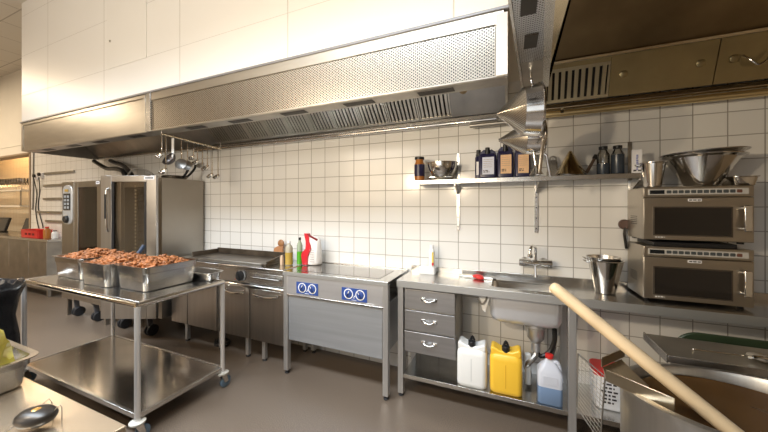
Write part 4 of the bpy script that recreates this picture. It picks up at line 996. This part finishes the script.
# ------------------------------------------------------------------ pass through at far left
tc_ = thing('service_counter', (-8.0, 2.45, 0), 'steel service counter under the far opening', 'counter')
MB().box(-10.4, -6.72, 2.30, D-.003, .90, .94).build('countertop', steel_top, tc_, .003)
for i, (a, b) in enumerate(((-10.38, -9.3), (-9.29, -8.2), (-8.19, -7.45), (-7.44, -6.82))):
    MB().box(a, b, 2.325, D-.01, .12, .899).build('cabinet_panel', steel_dull, tc_, .003)
for lx in (-10.3, -8.2, -6.9): MB().box(lx-.02, lx+.02, 2.36, 2.40, 0, .119).build('leg', steel_dull, tc_)
struct('trim_sill', MB().box(-14, -8.245, D-.001, 3.1, .85, .90), steel_top)
t = thing('plastic_crate', (-7.55, 2.42, .941), 'red plastic crate standing on the far service counter', 'crate')
MB().rbox(-7.79, -7.17, 2.34, 2.52, [(.941, .01, .02), (.946, .004, .02), (1.065, 0, .02), (1.07, -.008, .02), (1.074, -.008, .02), (1.072, .008, .02), (.95, .014, .02)]).build('crate_body', red, t)
mb = MB()
for k in range(3): mb.box(-7.62+.13*k, -7.55+.13*k, 2.337, 2.341, .985, 1.02)
mb.build('grip_holes', mat('dark_red', (.16, .01, .01), .5), t)
bottle('sauce_bottle', -7.08, 2.42, .941, .045, .19, amber, None, 1, red, 'amber bottle right of the red crate on the service counter', 'bottle', .45)
bottle('sauce_bottle', -6.93, 2.46, .941, .04, .13, whitep, None, 1, black, 'small white bottle at the service counter right end', 'bottle', .45)
sh = thing('glass_shelf', (-10.6, 3.0, 1.79), 'pale shelf carrying rows of stemmed glasses beyond the opening', 'shelf')
MB().box(-12.6, -9.32, 2.80, 3.1, 1.795, 1.82).build('shelf_board', cream, sh, .002)
MB().box(-9.335, -9.32, 2.80, 2.815, 1.4885, 1.794).build('shelf_post', steel_dull, sh)
sh2 = thing('glass_shelf', (-10.6, 3.0, 1.49), 'lower empty pale shelf beyond the opening', 'shelf')
MB().box(-12.6, -9.365, 2.80, 3.1, 1.455, 1.488).build('shelf_board', cream, sh2, .002)
gl = None
prof = [(.036, 0), (.036, .003), (.006, .008), (.005, .10), (.030, .125), (.048, .175), (.046, .225), (.042, .25), (.040, .25), (.044, .225), (.045, .175), (.028, .129), (.001, .115)]
k = 0
for row in range(2):
    for i in range(13):
        x, y = -9.5-.13*i-(.06 if row else 0), 2.87+.14*row
        if gl is None:
            gl = thing('stemmed_glass', (0, 0, 0), 'clear stemmed glass in the rows on the far upper shelf', 'glass', 'stemmed glasses on the far shelf')
            MB().lathe(prof, (0, 0, 0), 18, cap1=False).build('glass_body', glassware, gl)
            g_ = gl
        else: g_ = dup(gl)
        g_.location = (x, y, 1.8205)
for i, (x, lb) in enumerate(((-8.95, 'right tilted black screen behind the far counter opening'), (-10.2, 'left tilted black screen at the frame edge of the opening'))):
    t = thing('screen', (x, 2.78, .90), lb, 'monitor')
    Ms = Matrix.Translation((x, 2.78, .93)) @ Matrix.Rotation(math.radians(-14), 4, 'X')
    MB().box(-.24, .24, -.02, .02, .0, .30, Ms).build('housing', black, t, .006)
    MB().box(-.215, .215, -.0225, -.0205, .025, .275, Ms).build('panel', display, t)
    MB().box(x-.10, x+.10, 2.72, 2.86, .9005, .93).build('stand', black, t, .004)
# rails, sockets and cables on the far left wall
for x0, x1, z, lb in ((-7.62, -6.62, 2.045, 'topmost steel strip rail on the tiles left of the ovens'), (-7.66, -6.66, 1.835, 'second steel strip rail from the top on the tiles'), (-7.66, -6.66, 1.60, 'third steel strip rail from the top on the tiles'), (-7.90, -6.66, 1.365, 'fourth, longest steel strip rail on the tiles'), (-7.58, -6.66, 1.21, 'lowest steel strip rail on the tiles by the oven')):
    t = thing('strip_rail', ((x0+x1)/2, D, z), lb, 'rail', 'strip rails left of the ovens')
    MB().box(x0, x1, D-.024, D-.0005, z-.020, z+.020).build('strip', steel_dull, t, .003)
for x, z, lb in ((-7.93, 2.0, 'left small wall socket with a hanging cable'), (-7.74, 2.02, 'right small wall socket above the strip rails')):
    t = thing('wall_socket', (x, D, z), lb, 'socket')
    MB().box(x-.05, x+.05, D-.03, D-.0005, z-.05, z+.05).build('socket_plate', cardm, t, .004)
    MB().cyl((x, D-.032, z+.02), (x, D-.06, z+.02), .03).build('plug', black, t)
tag(MB().tube([(-7.95, D-.045, 1.99), (-7.93, D-.008, 1.7), (-7.98, D-.008, 1.42), (-7.9, D-.008, 1.15), (-7.8, D-.008, 1.0)], .007).build('cable', hose_m, None), 'dark cable hanging from the left wall socket', 'cable')
tag(MB().tube([(-7.74, D-.045, 1.99), (-7.82, D-.008, 1.75), (-7.88, D-.008, 1.45), (-7.72, D-.008, 1.15), (-7.7, D-.008, 1.08)], .007).build('cable', hose_m, None), 'dark cable looping down from the right wall socket', 'cable')
tag(MB().tube([(-8.05, D-.0102, 2.455), (-8.06, D-.0102, 2.2), (-8.06, D-.0102, 1.9), (-8.08, D-.0102, 1.45), (-8.12, D-.0102, 1.43)], .010).build('conduit', grey_cable, None), 'thin grey conduit beside the opening running up to the hood', 'conduit')

# ------------------------------------------------------------------ kettle
KX, KY, KR = .690, 1.262, .330
kt = thing('tilting_kettle', (KX, KY, 0), 'large round steel kettle of brown soup at lower right', 'kettle')
def rimz(x, y): return .05*(x-KX)-.15*(y-KY)
mb = MB()
rr = []
for r, z, k in ((.22, .10, 0), (.29, .16, 0), (KR-.004, .30, 0), (KR, .34, 0), (KR, .80, .9), (KR+.001, .855, 1), (KR+.008, .868, 1), (KR+.007, .880, 1), (KR-.006, .884, 1), (KR-.020, .880, 1), (KR-.026, .868, 1), (KR-.030, .80, .9), (KR-.034, .45, 0), (.20, .32, 0)):
    ring = []
    for i in range(72):
        a = 2*PI*i/72; x, y = KX+r*math.cos(a), KY+r*math.sin(a)
        ring.append((x, y, z+rimz(x, y)*k))
    rr.append(ring)
mb.rings(rr); mb.build('kettle_body', steel_kettle, kt, ang=40)
MB().lathe([(.20, 0), (.20, .01), (.15, .02), (.15, .105)], (KX, KY, 0), 32).build('pedestal', steel_dull, kt)
sp = MB()
def wallq(a, b, z0, z1, th=.004):
    a, b = Vector((*a, 0)), Vector((*b, 0)); d = (b-a).normalized(); n_ = Vector((-d.y, d.x, 0))*th
    q = [a, b, b+n_, a+n_]
    sp.rings([[p+Vector((0, 0, z0)) for p in q], [p+Vector((0, 0, z1)) for p in q]])
wallq((.301, 1.24), (.44, 1.13), .874, .914)
wallq((.315, 1.343), (.42, 1.47), .874, .908)
fl = [(.303, 1.243), (.40, 1.168), (.425, 1.26), (.405, 1.40), (.40, 1.44), (.317, 1.341)]
sp.rings([[(x, y, .872) for x, y in fl], [(x, y, .8755) for x, y in fl]])
sp.build('pouring_spout', mat('spout_steel', (.52, .45, .34), .3, 1, var=.1, vscale=6), kt, .001)
sm = MB(); ring = []; zz = .800
sm.lathe([(.001, 0), (.15, .001), (.285, 0), (.2945, .004)], (KX, KY, zz), 64, cap0=False, cap1=False)
tag(sm.build('soup', soup_m, None, ang=60), 'brown soup filling the big round kettle', 'soup', kind='stuff')
# wooden paddle
t = thing('wooden_paddle', (.46, 1.18, .93), 'long pale wooden paddle leaning out of the kettle', 'paddle')
p0, p1 = Vector((.158, 1.318, 1.158)), Vector((.567, 1.215, .837)); dv = (p1-p0)
rr = []
q = dv.normalized(); u = Vector((0, 0, 1)) - q*q.z; u.normalize(); w = q.cross(u)
for f, r in ((-.03, .010), (-.022, .019), (-.005, .0245), (.05, .026), (.5, .0265), (1.0, .0265), (1.25, .0265)):
    c = p0+dv*f
    rr.append([c+u*r*.85*math.sin(2*PI*k/20)+w*r*math.cos(2*PI*k/20) for k in range(20)])
MB().rings(rr).build('handle', wood, t, ang=60)
e0, e1 = p0+dv*1.22, p0+dv*1.42
MB().rings([[e0+w*.026+u*.012, e0-w*.026+u*.012, e0-w*.026-u*.012, e0+w*.026-u*.012], [e1+w*.05+u*.008, e1-w*.05+u*.008, e1-w*.05-u*.008, e1+w*.05-u*.008]]).build('blade', wood, t, .003)
# low steel stand behind the kettle with the skimmer on it
cs = thing('side_stand', (1.1, 1.75, 0), 'low steel stand with a folded edge between kettle and worktop', 'stand')
MB().box(.612, 2.0, 1.628, 1.862, .838, .846).build('stand_top', mat('stand_steel', (.46, .42, .35), .40, .9, bump=.04, bscale=30, var=.12, vscale=5), cs, .001)
part('front_flange', steel, cs, (.612, 2.0, 1.622, 1.6275, .818, .846), (.6055, .6115, 1.622, 1.862, .815, .852), bevel=.001)
MB().box(.70, 1.95, 1.66, 1.84, .06, .837).build('stand_body', steel_dull, cs, .003)
for lx in (.73, 1.92):
    for ly in (1.68, 1.82): MB().box(lx-.02, lx+.02, ly-.02, ly+.02, 0, .0595).build('leg', steel_dull, cs)
t = thing('skimmer', (.88, 1.72, .846), 'wire skimmer lying on the stand behind the kettle', 'skimmer')
MB().tube([(.738, 1.725, .850), (.82, 1.72, .854), (.90, 1.712, .858)], .0028, 6).ball((.736, 1.725, .851), .005).build('wire_handle', pol, t)
MB().lathe([(.001, -.008), (.03, -.004), (.048, .004), (.050, .006), (.03, -.001), (.001, -.005)], (.945, 1.705, .856), 28, cap0=False, cap1=False).build('skimmer_bowl', pol, t)
MB().tube([(.888, 1.69, .860), (.915, 1.68, .872), (.95, 1.685, .866)], .006).build('clamp', chrome, t)
t = MB().rbox(.765, 1.75, -.42, .42, [(0, 0, .10), (.004, -.003, .10), (.014, -.003, .10), (.018, 0, .10)], seg=8, M=Matrix.Translation((0, 1.985, .422)) @ Matrix.Rotation(PI/2, 4, 'X'))
tag(t.build('cutting_board', greend, None), 'dark green rounded board standing on edge behind the stand', 'board')
# hose lying under the range
tag(MB().tube([(-2.95, 2.30, .016), (-2.85, 2.22, .016), (-2.75, 2.26, .016), (-2.80, 2.34, .016), (-2.92, 2.32, .034), (-2.86, 2.25, .036)], .015).build('hose', hose_m, None), 'black hose coiled on the floor under the range', 'hose')

# ------------------------------------------------------------------ lights
def area(name, loc, rot, size, power, c, sy=None, spread=None):
    l = bpy.data.lights.new(name, 'AREA'); l.energy = power; l.color = c; l.size = size
    if sy: l.shape = 'RECTANGLE'; l.size_y = sy
    if spread: l.spread = math.radians(spread)
    o = bpy.data.objects.new(name, l); col.objects.link(o); o.location = loc; o.rotation_euler = rot
    return o
COOL = (.80, .90, 1.0); WARM = (1.0, .80, .56); NEU = (1.0, .81, .56)
for x in (-4.4, -1.3): area('ceiling_lamp', (x, -.15, 4.0), (0, 0, 0), 3.0, 118, COOL, .7, 118)
area('ceiling_lamp_far', (-9.5, .2, 4.0), (0, 0, 0), 1.3, 140, WARM, .5)
area('pantry_lamp', (-10.5, 2.98, 3.9), (0, 0, 0), 1.2, 60, (1.0, .60, .28), .4)
def aim(o, tgt): o.rotation_euler = (Vector(tgt)-o.location).to_track_quat('-Z', 'Y').to_euler()
for loc, e, c in (((-.80, -.05, 1.85), 12.5, NEU), ((-1.60, -.1, 1.92), 12.5, NEU)):
    o = area('flash', loc, (0, 0, 0), .07, e, c); aim(o, (-.3, 2.5, 1.6))
o = area('room_light', (-3.5, -2.6, 2.6), (0, 0, 0), 2.0, 55, WARM); aim(o, (-3.2, 2.0, 1.2))

w = bpy.data.worlds.new('world'); bpy.context.scene.world = w; w.use_nodes = True
w.node_tree.nodes['Background'].inputs[0].default_value = (.9, .92, 1, 1); w.node_tree.nodes['Background'].inputs[1].default_value = .2

o = area('high_cool_fill', (-2.2, -3.35, 3.2), (math.radians(80), 0, 0), 5.0, 32, COOL, 1.0)  # added cool fill high on the unseen front wall, not a known window
o = area('low_cool_fill', (-1.8, -3.3, 1.5), (PI/2, 0, 0), 4.0, 20, (.80, .90, 1.0), 1.9)  # added cool fill behind the camera, brightens the steel fronts; no known window

# ------------------------------------------------------------------ camera
cam = bpy.data.cameras.new('camera'); cam.lens = 36*300/768; cam.sensor_width = 36; cam.clip_start = .05
cam.shift_y = -(216-206.1)/768
co = bpy.data.objects.new('camera', cam); col.objects.link(co)
co.location = (0, 0, 1.473); co.rotation_euler = (PI/2, 0, math.radians(22.81))
sc = bpy.context.scene; sc.camera = co
sc.view_settings.view_transform = 'Standard'; sc.view_settings.look = 'None'
sc.view_settings.gamma = 1; sc.view_settings.use_curve_mapping = False
sc.view_settings.exposure = 0.38
